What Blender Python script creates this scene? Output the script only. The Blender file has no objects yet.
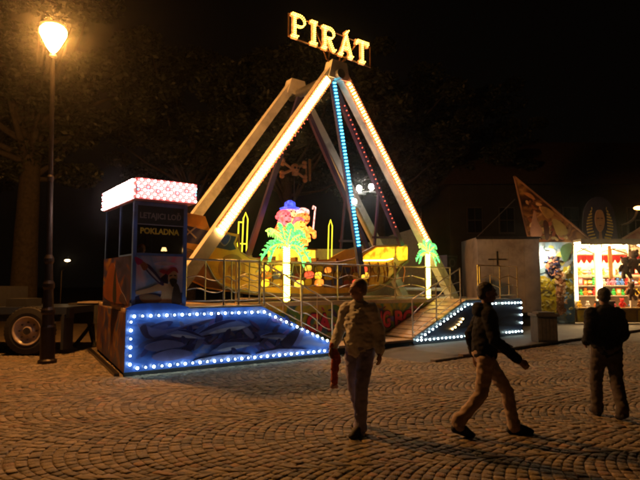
import bpy, bmesh, math, random
import numpy as np
from mathutils import Vector, Matrix, noise
from mathutils.geometry import tessellate_polygon
random.seed(7); rng = np.random.default_rng(7)
SC = bpy.context.scene
COL = SC.collection

# ------------------------------------------------------------------ camera, world, exposure
cd = bpy.data.cameras.new('camera'); cam = bpy.data.objects.new('camera', cd); COL.objects.link(cam)
cam.location = (0, 0, 1.65); cam.rotation_euler = (math.radians(94.85), 0, 0)
cd.sensor_width = 36; cd.lens = 36 * 530 / 640; cd.clip_end = 600; cd.clip_start = 0.05
SC.camera = cam
w = bpy.data.worlds.new("World"); SC.world = w; w.use_nodes = True
w.node_tree.nodes['Background'].inputs[0].default_value = (1.0, 0.72, 0.52, 1)
w.node_tree.nodes['Background'].inputs[1].default_value = 0.0008
SC.view_settings.view_transform = 'Standard'; SC.view_settings.look = 'None'
SC.view_settings.exposure = 0.35; SC.view_settings.gamma = 1.0
SC.cycles.sample_clamp_indirect = 4.0; SC.cycles.sample_clamp_direct = 0
SC.cycles.max_bounces = 5; SC.cycles.use_denoising = True
SC.cycles.filter_width = 2.2
SC.cycles.caustics_reflective = False; SC.cycles.caustics_refractive = False

LAMP_S = 860; LENS_GLOW = 0.0007

# ------------------------------------------------------------------ frames
TH = math.atan2(.595, .8035)
RO = Vector((-3.53, 9.72, 0)); EU = Vector((math.cos(TH), math.sin(TH), 0)); EV = Vector((-math.sin(TH), math.cos(TH), 0))
def RW(u, v, z=0): return RO + EU*u + EV*v + Vector((0, 0, z))
ORG = {}
def thing(name, label, cat, org, frame='R', group=None):
    o = bpy.data.objects.new(name, None); COL.objects.link(o)
    o.empty_display_size = .2
    if frame == 'R': o.location = RW(*org); o.rotation_euler = (0, 0, TH)
    else: o.location = org
    if frame not in ('R', 'W'): o.rotation_euler = (0, 0, frame)
    o['label'] = label; o['category'] = cat
    if group: o['group'] = group
    ORG[o.name] = Vector(org) if frame in ('R', 'W') else Vector((0, 0, 0))
    return o

# ------------------------------------------------------------------ materials
MATS = {}
def mat_new(name):
    m = bpy.data.materials.new(name); m.use_nodes = True; nt = m.node_tree; nt.nodes.clear()
    out = nt.nodes.new('ShaderNodeOutputMaterial'); return m, nt, out
def surf(name, rough=.5, metal=0., var=.25, scale=6., bump=.15, bscale=30., dirt=0., coat=0., spec=.5):
    """colour from the 'Col' attribute, broken up by noise, with fine relief"""
    if name in MATS: return MATS[name]
    m, nt, out = mat_new(name); N = nt.nodes.new; Lk = nt.links.new
    p = N('ShaderNodeBsdfPrincipled'); a = N('ShaderNodeAttribute'); a.attribute_name = 'Col'
    tc = N('ShaderNodeTexCoord'); n = N('ShaderNodeTexNoise'); n.inputs['Scale'].default_value = scale; n.inputs['Detail'].default_value = 6
    Lk(tc.outputs['Object'], n.inputs['Vector'])
    mr = N('ShaderNodeMapRange'); mr.inputs[1].default_value = .3; mr.inputs[2].default_value = .7
    mr.inputs[3].default_value = 1 - var; mr.inputs[4].default_value = 1 + var*.6
    Lk(n.outputs[0], mr.inputs[0])
    mx = N('ShaderNodeVectorMath'); mx.operation = 'SCALE'; Lk(a.outputs['Color'], mx.inputs[0]); Lk(mr.outputs[0], mx.inputs['Scale'])
    last = mx.outputs[0]
    if dirt:
        n2 = N('ShaderNodeTexNoise'); n2.inputs['Scale'].default_value = scale*.35; n2.inputs['Detail'].default_value = 9; n2.inputs['Roughness'].default_value = .7
        Lk(tc.outputs['Object'], n2.inputs['Vector'])
        r = N('ShaderNodeMapRange'); r.inputs[1].default_value = .5; r.inputs[2].default_value = .68; r.inputs[4].default_value = dirt
        Lk(n2.outputs[0], r.inputs[0])
        mm = N('ShaderNodeMix'); mm.data_type = 'RGBA'; Lk(r.outputs[0], mm.inputs[0]); Lk(last, mm.inputs[6]); mm.inputs[7].default_value = (.04, .03, .022, 1)
        last = mm.outputs[2]
    Lk(last, p.inputs['Base Color'])
    p.inputs['Roughness'].default_value = rough; p.inputs['Metallic'].default_value = metal
    p.inputs['Coat Weight'].default_value = coat; p.inputs['Specular IOR Level'].default_value = spec
    if bump:
        b = N('ShaderNodeBump'); b.inputs['Strength'].default_value = bump; b.inputs['Distance'].default_value = .01
        n3 = N('ShaderNodeTexNoise'); n3.inputs['Scale'].default_value = bscale; n3.inputs['Detail'].default_value = 4
        Lk(tc.outputs['Object'], n3.inputs['Vector']); Lk(n3.outputs[0], b.inputs['Height']); Lk(b.outputs[0], p.inputs['Normal'])
    Lk(p.outputs[0], out.inputs[0]); MATS[name] = m; return m
def emit(name, col, s):
    if name in MATS: return MATS[name]
    m, nt, out = mat_new(name); e = nt.nodes.new('ShaderNodeEmission')
    e.inputs[0].default_value = (*col, 1); e.inputs[1].default_value = s
    nt.links.new(e.outputs[0], out.inputs[0]); MATS[name] = m; return m
def glowpaint(name, s, scale=14.):
    """translucent plastic lit from inside: emission takes the painted colour, uneven as lamps behind it are"""
    if name in MATS: return MATS[name]
    m, nt, out = mat_new(name); N = nt.nodes.new; Lk = nt.links.new
    p = N('ShaderNodeBsdfPrincipled'); a = N('ShaderNodeAttribute'); a.attribute_name = 'Col'
    tc = N('ShaderNodeTexCoord'); n = N('ShaderNodeTexNoise'); n.inputs['Scale'].default_value = scale
    Lk(tc.outputs['Object'], n.inputs['Vector'])
    mr = N('ShaderNodeMapRange'); mr.inputs[1].default_value = .35; mr.inputs[2].default_value = .65; mr.inputs[3].default_value = s*.35; mr.inputs[4].default_value = s*1.5
    Lk(n.outputs[0], mr.inputs[0]); Lk(a.outputs['Color'], p.inputs['Base Color']); Lk(a.outputs['Color'], p.inputs['Emission Color']); Lk(mr.outputs[0], p.inputs['Emission Strength'])
    p.inputs['Roughness'].default_value = .35; Lk(p.outputs[0], out.inputs[0]); MATS[name] = m; return m
def ramp_mat(name, stops, scale=1.2, dist=1.5, rough=.35, stretch=(1, 1, 1), em=0.):
    """airbrushed clouds of colour for fairground murals"""
    if name in MATS: return MATS[name]
    m, nt, out = mat_new(name); N = nt.nodes.new; Lk = nt.links.new
    p = N('ShaderNodeBsdfPrincipled'); tc = N('ShaderNodeTexCoord'); mp = N('ShaderNodeMapping'); mp.inputs['Scale'].default_value = stretch
    n = N('ShaderNodeTexNoise'); n.inputs['Scale'].default_value = scale; n.inputs['Detail'].default_value = 5; n.inputs['Distortion'].default_value = dist
    cr = N('ShaderNodeValToRGB'); els = cr.color_ramp.elements
    while len(els) < len(stops): els.new(.5)
    for e, (q, c) in zip(els, stops): e.position = q; e.color = (*c, 1)
    Lk(tc.outputs['Object'], mp.inputs[0]); Lk(mp.outputs[0], n.inputs['Vector']); Lk(n.outputs[0], cr.inputs[0]); Lk(cr.outputs[0], p.inputs['Base Color'])
    p.inputs['Roughness'].default_value = rough
    if em: Lk(cr.outputs[0], p.inputs['Emission Color']); p.inputs['Emission Strength'].default_value = em
    Lk(p.outputs[0], out.inputs[0]); MATS[name] = m; return m
def glass_mat():
    m, nt, out = mat_new('window_glass'); N = nt.nodes.new
    t = N('ShaderNodeBsdfTransparent'); t.inputs[0].default_value = (.82, .86, .88, 1); g = N('ShaderNodeBsdfGlossy'); g.inputs['Roughness'].default_value = .03
    f = N('ShaderNodeFresnel'); f.inputs[0].default_value = 1.5; mx = N('ShaderNodeMixShader')
    nt.links.new(f.outputs[0], mx.inputs[0]); nt.links.new(t.outputs[0], mx.inputs[1]); nt.links.new(g.outputs[0], mx.inputs[2]); nt.links.new(mx.outputs[0], out.inputs[0])
    return m
GLASS = glass_mat()
PAINT = surf('gloss_paint', .32, var=.18, scale=3, bump=.05, bscale=60, dirt=.55)
MATTE = surf('matte', .85, var=.3, scale=8, bump=.3, bscale=50)
METAL = surf('galvanised', .34, metal=.85, var=.25, scale=12, bump=.06)
RUBBER = surf('rubber', .75, var=.2, scale=20, bump=.2)
CLOTH = surf('cloth', .92, var=.22, scale=14, bump=.5, bscale=160, spec=.2)
SKIN = surf('skin', .55, var=.1, scale=20, bump=.08, bscale=120)
HAIR = surf('hair', .6, var=.5, scale=60, bump=.7, bscale=200)
BARK = surf('bark', .95, var=.45, scale=7, bump=1., bscale=14)
LEAF = surf('leaf', .55, var=.4, scale=1.2, bump=0)
STONE = surf('cobble_stone', .74, var=.45, scale=11, bump=1., bscale=60, dirt=.45, spec=.35)
WOOD = surf('ramp_plate', .5, var=.3, scale=4, bump=.4, bscale=25, dirt=.6)
SIGNGLOW = glowpaint('lit_plastic', 1.6)
SHIPGLOW = glowpaint('backlit_ship_panel', 1.3, 5)
E_LAMP = emit('sodium_lamp', (1, .40, .08), LAMP_S)
E_COOL = emit('cool_bulb', (.76, 1, .97), 21)
E_WARM = emit('warm_bulb', (1, .60, .2), 22)
E_LEG = emit('leg_bulb', (1, .50, .14), 100)
E_RED = emit('orange_bulb', (1, .22, .05), 90)
E_CYAN = emit('cyan_bulb', (.08, .72, .85), 7)
E_DIMRED = emit('dim_red_bulb', (1, .12, .06), 2.2)
E_SIGN = emit('letter_bulb', (1, .58, .07), 9)
E_ORG = emit('orange_fringe_glow', (1, .22, .06), 3.0)
E_YEL = emit('yellow_neon', (1, .82, .03), 2.2)
E_GRN = emit('green_neon', (.10, 1, .22), 2.4)
E_FLOOD = emit('floodlight', (1, .92, .80), 500)
E_STALL = emit('stall_tube', (1, .66, .28), 240)
E_PINK = emit('pink_bulb', (1, .20, .20), 3.2)
E_WHITE = emit('white_bulb', (1, .80, .74), 30)

# ------------------------------------------------------------------ mesh builder
def icos(sub):
    bm = bmesh.new(); bmesh.ops.create_icosphere(bm, subdivisions=sub, radius=1)
    v = np.array([x.co[:] for x in bm.verts]); f = [[a.index for a in q.verts] for q in bm.faces]; bm.free(); return v, f
ICO = {k: icos(k) for k in (1, 2, 3)}
class M:
    def __init__(s, col=(.5, .5, .5)): s.v = []; s.f = []; s.c = []; s.mi = []; s.col = col; s.m = 0
    def add(s, vs, fs, col=None):
        b = len(s.v); s.st = getattr(s, 'st', []) + [(b, len(s.f))]; s.v.extend([tuple(x) for x in vs]); c = col or s.col
        for f in fs: s.f.append([i+b for i in f]); s.c.append(c); s.mi.append(s.m)
        return s
    def box(s, c, d, rot=None, col=None, bev=0):
        x, y, z = d[0]/2, d[1]/2, d[2]/2
        vs = [Vector((i, j, k)) for i in (-x, x) for j in (-y, y) for k in (-z, z)]
        R = rot if rot is not None else Matrix.Identity(3)
        vs = [R @ q + Vector(c) for q in vs]
        return s.add(vs, [(0, 1, 3, 2), (4, 6, 7, 5), (0, 4, 5, 1), (2, 3, 7, 6), (0, 2, 6, 4), (1, 5, 7, 3)], col)
    def bb(s, a, b, col=None): return s.box([(a[i]+b[i])/2 for i in range(3)], [abs(b[i]-a[i]) for i in range(3)], col=col)
    def beam(s, p0, p1, wd, dp, side=Vector((0, 1, 0)), col=None):
        """box beam from p0 to p1; dp measured along `side`"""
        p0 = Vector(p0); p1 = Vector(p1); z = (p1-p0).normalized(); x = side.cross(z).normalized(); y = z.cross(x)
        R = Matrix((x, y, z)).transposed(); return s.box((p0+p1)/2, (wd, dp, (p1-p0).length), R, col)
    def cyl(s, p0, p1, r0, r1=None, n=10, cap=True, col=None):
        r1 = r0 if r1 is None else r1; p0 = Vector(p0); p1 = Vector(p1); z = (p1-p0).normalized()
        x = z.orthogonal().normalized(); y = z.cross(x); vs = []
        for p, r in ((p0, r0), (p1, r1)):
            for i in range(n): a = 2*math.pi*i/n; vs.append(p + x*(r*math.cos(a)) + y*(r*math.sin(a)))
        fs = [(i, (i+1) % n, n+(i+1) % n, n+i) for i in range(n)]
        if cap: fs += [tuple(range(n))[::-1], tuple(range(n, 2*n))]
        return s.add(vs, fs, col)
    def tube(s, pts, r, n=8, col=None):
        pts = [Vector(p) for p in pts]; vs = []; x = None
        for k, p in enumerate(pts):
            t = (pts[min(k+1, len(pts)-1)] - pts[max(k-1, 0)]).normalized()
            x = t.orthogonal().normalized() if x is None else (x - t*x.dot(t)).normalized()
            y = t.cross(x); rr = r[k] if isinstance(r, (list, tuple)) else r
            for i in range(n): a = 2*math.pi*i/n; vs.append(p + x*(rr*math.cos(a)) + y*(rr*math.sin(a)))
        fs = [(k*n+i, k*n+(i+1) % n, (k+1)*n+(i+1) % n, (k+1)*n+i) for k in range(len(pts)-1) for i in range(n)]
        fs += [tuple(range(n))[::-1], tuple(range((len(pts)-1)*n, len(pts)*n))]
        return s.add(vs, fs, col)
    def ball(s, c, r, sub=1, col=None):
        v, f = ICO[sub]; rr = np.array(r if isinstance(r, (tuple, list)) else (r, r, r)); return s.add(v*rr+np.array(c), f, col)
    def lathe(s, c, prof, n=20, col=None, cap=True):
        vs = [(c[0]+r*math.cos(2*math.pi*i/n), c[1]+r*math.sin(2*math.pi*i/n), c[2]+z) for r, z in prof for i in range(n)]
        fs = [(k*n+i, k*n+(i+1) % n, (k+1)*n+(i+1) % n, (k+1)*n+i) for k in range(len(prof)-1) for i in range(n)]
        if cap: fs += [tuple(range(n))[::-1], tuple(range((len(prof)-1)*n, len(prof)*n))]
        return s.add(vs, fs, col)
    def prism(s, pts, v0, v1, col=None, plane='uz'):
        """polygon in the (u,z) plane, extruded from v0 to v1 (or in xy from z0 to z1)"""
        P = (lambda a, b, t: (a, t, b)) if plane == 'uz' else ((lambda a, b, t: (t, a, b)) if plane == 'vz' else (lambda a, b, t: (a, b, t)))
        n = len(pts); vs = [P(a, b, v0) for a, b in pts] + [P(a, b, v1) for a, b in pts]
        tr = tessellate_polygon([[Vector((a, b, 0)) for a, b in pts]])
        fs = [tuple(t) for t in tr] + [tuple(i+n for i in t[::-1]) for t in tr] + [(i, (i+1) % n, n+(i+1) % n, n+i) for i in range(n)]
        return s.add(vs, fs, col)
    def build(s, name, mat, parent=None, smooth=False, kind=None, fixn=True):
        org = Vector((0, 0, 0))
        q = parent
        while q is not None:
            if q.name in ORG: org = ORG[q.name]; break
            q = q.parent
        me = bpy.data.meshes.new(name); me.from_pydata([(a-org[0], b-org[1], c-org[2]) for a, b, c in s.v], [], s.f); me.update()
        for m in (mat if isinstance(mat, (list, tuple)) else [mat]): me.materials.append(m)
        if isinstance(mat, (list, tuple)): me.polygons.foreach_set('material_index', s.mi)
        if fixn:
            bm = bmesh.new(); bm.from_mesh(me); bmesh.ops.recalc_face_normals(bm, faces=bm.faces); bm.to_mesh(me); bm.free()
        setcol(me, s.c)
        if smooth: me.polygons.foreach_set('use_smooth', [True]*len(me.polygons))
        return link(name, me, parent, kind)
def _each(s, name, mat, parent=None, smooth=False):
    out = []; st = s.st + [(len(s.v), len(s.f))]
    for (v0, f0), (v1, f1) in zip(st, st[1:]):
        q = M(s.col); q.v = s.v[v0:v1]; q.f = [[i-v0 for i in f] for f in s.f[f0:f1]]; q.c = s.c[f0:f1]; q.mi = s.mi[f0:f1]
        out.append(q.build(name, mat, parent, smooth))
    return out
M.each = _each
def setcol(me, cols):
    at = me.color_attributes.new('Col', 'FLOAT_COLOR', 'CORNER')
    tot = np.zeros(len(me.polygons), dtype=np.int64); me.polygons.foreach_get('loop_total', tot)
    arr = np.ones((len(me.polygons), 4), dtype=np.float32); arr[:, :3] = np.array(cols, dtype=np.float32)[:len(me.polygons)]
    at.data.foreach_set('color', np.repeat(arr, tot, axis=0).ravel())
def link(name, me, parent=None, kind=None):
    o = bpy.data.objects.new(name, me); COL.objects.link(o)
    if parent is not None: o.parent = parent
    if kind: o['kind'] = kind
    return o
def org_of(p):
    while p is not None:
        if p.name in ORG: return ORG[p.name]
        p = p.parent
    return Vector((0, 0, 0))
def tag(o, label, cat, group=None):
    o['label'] = label; o['category'] = cat
    if group: o['group'] = group
    return o
def copy_tree(o, parent=None):
    c = o.copy(); COL.objects.link(c)
    if parent is not None: c.parent = parent
    if o.name in ORG: ORG[c.name] = ORG[o.name]
    for ch in list(o.children): copy_tree(ch, c)
    return c
_bulb = {}
def bulb_at(p, r, mat, parent, name='bulb'):
    k = (mat.name, name)
    if k not in _bulb:
        v, f = ICO[1]; me = bpy.data.meshes.new(name); me.from_pydata(v.tolist(), [], f); me.materials.append(mat)
        me.polygons.foreach_set('use_smooth', [True]*len(me.polygons)); _bulb[k] = me
    o = link(name, _bulb[k], parent); o.location = Vector(p) - org_of(parent); o.scale = (r, r, r); return o
def along(pts, sp):
    """points spaced sp along a polyline"""
    pts = [Vector(p) for p in pts]; out = []; carry = 0.
    for a, b in zip(pts, pts[1:]):
        L = (b-a).length; d = carry
        while d < L: out.append(a.lerp(b, d/L)); d += sp
        carry = d - L
    return out
def smooth_poly(pts, k=6, closed=True):
    n = len(pts); out = []
    for i in range(n if closed else n-1):
        p0, p1, p2, p3 = [pts[(i+j) % n] if closed else pts[min(max(i+j, 0), n-1)] for j in (-1, 0, 1, 2)]
        for s in range(k):
            t = s/k
            out.append(tuple(.5*((2*p1[a]) + (-p0[a]+p2[a])*t + (2*p0[a]-5*p1[a]+4*p2[a]-p3[a])*t*t + (-p0[a]+3*p1[a]-3*p2[a]+p3[a])*t**3) for a in (0, 1)))
    if not closed: out.append(tuple(pts[-1]))
    return out
def text(name, s, size, loc, parent, mat, col, bold=.0, extr=.004, rot=(math.pi/2, 0, 0), width=None, shear=0):
    cu = bpy.data.curves.new(name, 'FONT'); cu.body = s; cu.size = size; cu.extrude = extr; cu.offset = bold; cu.shear = shear
    cu.resolution_u = 4; t = bpy.data.objects.new(name, cu); COL.objects.link(t)
    bpy.context.view_layer.update(); dg = bpy.context.evaluated_depsgraph_get()
    me = bpy.data.meshes.new_from_object(t.evaluated_get(dg)); bpy.data.objects.remove(t)
    w = max(v.co.x for v in me.vertices) - min(v.co.x for v in me.vertices); sc = (width/w) if width else 1
    x0 = min(v.co.x for v in me.vertices)
    for v in me.vertices: v.co.x = (v.co.x - x0)*sc
    me.materials.clear(); me.materials.append(mat); setcol(me, [col]*len(me.polygons))
    o = link(name, me, parent); o.rotation_euler = rot; o.location = Vector(loc) - org_of(parent); return o

# ================================================================== SETTING
# ground sheet
g = M((.11, .08, .052))
g.add([(-200, -60, -.010), (200, -60, -.010), (200, 340, -.010), (-200, 340, -.010)], [(0, 1, 2, 3)])
GM = surf('worn_ground', .8, var=.5, scale=3.0, bump=.9, bscale=9, dirt=.5)
ground = g.build('ground', GM); ground['kind'] = 'structure'

# cobbles laid in segmental arches
K0 = Vector((2.38, 11.62, 0)); KD = Vector((9.2, 7.75, 0)).normalized(); KN = Vector((-KD.y, KD.x, 0))
def cobbles():
    Wd, s = 2.0, .110; h = .52; R = (Wd*Wd/4+h*h)/(2*h); fm = math.asin(Wd/2/R)
    ang = math.radians(9); A = np.array([math.cos(ang), math.sin(ang)]); B = np.array([-A[1], A[0]])
    st = []
    for k in range(0, 10):
        b0 = k*Wd + .9
        for j in range(-130, 150):
            n = int(round(2*R*fm/.114)); ph = np.linspace(-fm, fm, n+1) + np.concatenate([[0], rng.uniform(-.013, .013, n-1), [0]])
            ph += 0 if j % 2 else np.concatenate([[0], np.full(n-1, .5*(ph[1]-ph[0])), [0]])
            a0 = j*s + rng.normal(0, .002)
            sp = np.sin(ph); ph2 = np.arcsin(np.clip(sp*(1 - s*np.cos(ph)/R), -1, 1)); ph2[0] = -fm; ph2[-1] = fm
            o = np.stack([a0+(1-np.cos(ph))*R, b0+Wd/2+R*np.sin(ph)], 1); i_ = np.stack([a0+s+(1-np.cos(ph2))*R, b0+Wd/2+R*np.sin(ph2)], 1)
            c = np.stack([o[:-1], o[1:], i_[1:], i_[:-1]], 1); st.append(c)
    st = np.concatenate(st)                           # n,4,2 in (a,b)
    st = st[..., :1]*A + st[..., 1:]*B
    cen = st.mean(1); X, Y = cen[:, 0], cen[:, 1]
    inv = (np.abs(X) < .66*Y+1.6) & (Y > 3.4) & (Y < 15.8)
    ru = (X-RO.x)*EU.x + (Y-RO.y)*EU.y; rv = (X-RO.x)*EV.x + (Y-RO.y)*EV.y
    inv &= ~((rv > .25) & (ru > .3) & (ru < 12.6))
    kn = (X-K0.x)*KN.x + (Y-K0.y)*KN.y; kd = (X-K0.x)*KD.x + (Y-K0.y)*KD.y
    inv &= ~((kn > -.14) & (kd > -.2))
    area = .5*np.abs((st[:, 2, 0]-st[:, 0, 0])*(st[:, 3, 1]-st[:, 1, 1]) - (st[:, 3, 0]-st[:, 1, 0])*(st[:, 2, 1]-st[:, 0, 1]))
    inv &= area > .003
    st = st[inv]; cen = st.mean(1); n = len(st)
    st = st + rng.normal(0, .0022, st.shape)
    def ring(inset, z):
        d = st - cen[:, None]; L = np.linalg.norm(d, axis=2, keepdims=True); q = cen[:, None] + d*(1 - inset/L)
        return np.concatenate([q, np.broadcast_to(z, (n, 4))[..., None]], 2)
    hz = rng.normal(0, .0032, (n, 1)) + .002; tilt = rng.normal(0, .0016, (n, 4))
    V = np.concatenate([ring(.0055, np.full((n, 1), -.03)), ring(.0065, hz-.008+tilt), ring(.017, hz+tilt), ring(.05, hz+.0018+tilt*.5)], 1)   # n,16,3
    F = [(12, 13, 14, 15)]
    for r in (0, 4, 8): F += [(r+i, r+(i+1) % 4, r+4+(i+1) % 4, r+4+i) for i in range(4)]
    F = np.array(F)
    tone = rng.normal(1, .15, n).clip(.6, 1.4); hue = rng.random(n)
    base = np.array([.225, .18, .125]); cols = base*tone[:, None]
    cols[hue < .22] = np.array([.14, .12, .10])*tone[hue < .22, None]; cols[hue > .94] = np.array([.25, .16, .11])*tone[hue > .94, None]
    vis = (np.abs(cen[:, 0]) < .604*cen[:, 1]) & (cen[:, 1] > 4.4)
    order = np.argsort(np.where(vis, cen[:, 1]**2 + cen[:, 0]**2*.2, 1e9)); near = order[:300]; rest = np.setdiff1d(np.arange(n), near)
    for i in near:
        me = bpy.data.meshes.new('cobblestone'); c = np.array([*cen[i], 0]); me.from_pydata((V[i]-c).tolist(), [], F.tolist()); me.materials.append(STONE)
        setcol(me, np.tile(cols[i], (len(F), 1))); me.polygons.foreach_set('use_smooth', [True]*len(F)); o = link('cobblestone', me, ground); o.location = c
    Vr = V[rest].reshape(-1, 3); Fr = (F[None] + (np.arange(len(rest))*16)[:, None, None]).reshape(-1, 4)
    me = bpy.data.meshes.new('cobblestones'); me.vertices.add(len(Vr)); me.vertices.foreach_set('co', Vr.astype(np.float32).ravel())
    me.loops.add(Fr.size); me.loops.foreach_set('vertex_index', Fr.astype(np.int32).ravel()); me.polygons.add(len(Fr))
    me.polygons.foreach_set('loop_start', np.arange(0, Fr.size, 4, dtype=np.int32)); me.update(calc_edges=True); me.validate()
    me.polygons.foreach_set('use_smooth', [True]*len(me.polygons)); me.materials.append(STONE); setcol(me, np.repeat(cols[rest], len(F), axis=0))
    link('cobblestones', me, ground, 'stuff')
    print('COBBLES', n)
cobbles()

# kerb and raised pavement at the right
pv = M((.065, .055, .045))
def KP(d, n_, z): q = K0 + KD*d + KN*n_; return (q.x, q.y, z)
pv.add([KP(-.15, .0, -.01), KP(.9, .0, .07), KP(40, .0, .07), KP(40, 30, .07), KP(.9, 30, .07), KP(-.15, 30, -.01)], [(0, 1, 4, 5), (1, 2, 3, 4)])
pave = pv.build('pavement', surf('pavement_mat', .75, var=.4, scale=3, bump=.7, bscale=30, dirt=.5), None); pave['kind'] = 'structure'
kb = bpy.data.objects.new('kerb', None); COL.objects.link(kb); kb['kind'] = 'structure'; kb.location = K0
kb.rotation_euler = (0, 0, math.atan2(KD.y, KD.x)); ORG[kb.name] = Vector((0, 0, 0))
for i in range(24):
    zt = .085 if i else .05
    q = M((.13*random.uniform(.8, 1.2), .11*random.uniform(.85, 1.1), .09)); L = .985
    q.prism([(-.135, -.05), (-.135, zt-.02), (-.115, zt), (0.004, zt), (0.004, -.05)], i+.007, i+L)
    q.v = [(b, a, c) for a, b, c in q.v]; o = q.build('kerbstone', STONE, kb)
# ================================================================== PIRATE RIDE
# ---- platform
plat = thing('ride_platform', 'low blue fairground ride platform with bulb edged painted panels and two ramps', 'ride platform', (0, 0, 0))
WALK = (.66, .48, .34)
dk = M(WALK)
dk.prism([(.02, .05), (2.84, .05), (2.84, 1.22), (9.66, 1.22), (9.66, .05), (12.42, .05), (11.85, 4.4), (.62, 4.4)], 1.15, 1.21, plane='xy')
dk.build('deck', WOOD, plat)
m = M((.88, .80, .66)); m.bb((2.86, 1.19, 1.13), (9.64, 1.215, 1.235)); m.bb((.02, .02, 1.17), (2.84, .045, 1.225)); m.bb((9.66, .02, 1.17), (12.42, .045, 1.225)); m.each('deck_edge', PAINT, plat)
BLUE = (.02, .05, .32)
SEA = ramp_mat('sea_mural', [(.2, (.02, .04, .18)), (.42, (.03, .09, .42)), (.55, (.06, .15, .58)), (.66, (.16, .20, .5)), (.82, (.28, .33, .62))], 1.0, 2.2, .3, (1, 1, 2.6))
m = M(BLUE); m.prism([(0, .06), (4.86, .06), (4.86, .24), (2.86, 1.19), (0, 1.19)], 0, .03); m.build('front_panel', SEA, plat)
m = M((.02, .09, .55)); m.prism(smooth_poly([(.06, 1.19), (1.15, 1.19), (1.05, 1.26), (.8, 1.30), (.3, 1.31), (.1, 1.27)], 4), -.012, .02); m.build('panel_crest', PAINT, plat)
m = M((.012, .012, .016)); m.bb((-.01, -.015, .0), (4.86, .02, .075)); m.bb((7.46, -.015, .0), (12.46, .02, .12)); m.each('skirt', MATTE, plat)
# airbrushed dolphins and waves on the panel
def mural(name, parent, shapes, v, mat=PAINT, step=-.0018, flip=False, k=5):
    m = M(); n = 0
    if len(shapes) > 30: step = -.0004; k = 3
    for col, pts in shapes:
        n += 1; m.prism(smooth_poly(pts, k), v, v+step*n, col=col)
    return m.build(name, mat, parent)
def dabs(n, x0, x1, z0, z1, cols, size, seed=0, asp=2.2):
    q = random.Random(seed); out = []
    for _ in range(n):
        cx_, cz_ = q.uniform(x0, x1), q.uniform(z0, z1); a = q.uniform(-1.2, 1.2); s_ = size*q.uniform(.4, 1.2); c = q.choice(cols); k_ = q.uniform(.6, 1.25)
        P = []
        for t in range(6):
            b = t*math.pi/3; X, Z = s_*math.cos(b)*q.uniform(.75, 1.2), s_/asp*math.sin(b)*q.uniform(.75, 1.2); P.append((cx_+X*math.cos(a)-Z*math.sin(a), cz_+X*math.sin(a)+Z*math.cos(a)))
        if all(x0-.05 < p[0] < x1+.05 and z0-.05 < p[1] < z1+.05 for p in P): out.append((tuple(min(1, v*k_) for v in c), P))
    return out
def dolphin(cx, cz, s, dirn=1, dark=(.015, .022, .14), mid=(.14, .19, .55), lit=(.42, .46, .75), tilt=0.):
    body = [(-1, .02), (-.7, .16), (-.2, .30), (.25, .30), (.6, .17), (.82, .05), (1.02, -.02), (.8, -.08), (.5, -.10), (.1, -.06), (-.35, -.04), (-.75, -.03)]
    belly = [(-.55, .0), (-.1, .06), (.4, .03), (.8, -.04), (.5, -.1), (.1, -.07), (-.3, -.05)]
    fin = [(-.05, .27), (.02, .48), (-.16, .56), (-.24, .28)]; flip = [(.25, -.02), (.12, -.32), (-.02, -.36), (.06, -.05)]
    tail = [(-.95, .03), (-1.25, .22), (-1.38, .16), (-1.16, -.02), (-1.3, -.22), (-1.16, -.2), (-.93, -.02)]
    back = [(-.9, .07), (-.4, .25), (.1, .31), (.5, .22), (.1, .2), (-.4, .13)]
    c, sn = math.cos(tilt), math.sin(tilt)
    def T(P): return [(cx+s*dirn*(a*c-b*sn), cz+s*(a*sn+b*c)) for a, b in P]
    return [(dark, T(tail)), (dark, T(fin)), (mid, T(body)), (dark, T(back)), (lit, T(belly)), (dark, T(flip))]
sh = [((.10, .12, .38), [(.2, .95), (.7, .80), (1.3, .92), (1.7, .98), (1.1, .84), (.5, .68)]), ((.012, .016, .09), [(.25, .86), (.36, .92), (.42, .74), (.52, .66), (.36, .68)]),
      ((.12, .13, .36), [(.35, .52), (.75, .62), (1.15, .50), (.8, .44), (.5, .42)]), ((.12, .12, .34), [(.5, .34), (.9, .44), (1.3, .32), (.9, .22), (.6, .24)])]
sh += dolphin(1.95, .74, .62, 1, tilt=.15) + dolphin(2.25, .38, .55, -1, tilt=-.05) + dolphin(3.2, .50, .42, 1, tilt=-.12) + dolphin(1.15, .66, .4, -1, tilt=.2)
sh = dabs(70, .25, 3.6, .25, .95, [(.05, .09, .36), (.09, .12, .45), (.03, .05, .25), (.16, .18, .46), (.12, .09, .36)], .22, 3, 3.5) + sh
sh += [((.14, .16, .5), [(3.6, .42), (3.85, .66), (3.95, .66), (3.85, .42), (3.7, .3)]), ((.008, .012, .06), [(3.3, .4), (3.6, .62), (3.85, .74), (3.7, .42), (3.5, .26)]),
       ((.16, .2, .5), [(1.3, .18), (1.9, .25), (2.6, .19), (1.9, .17)]), ((.15, .18, .5), [(2.7, .2), (3.3, .27), (4.0, .2), (3.3, .18)])]
mural('sea_creature_painting', plat, sh, -.001)
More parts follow.
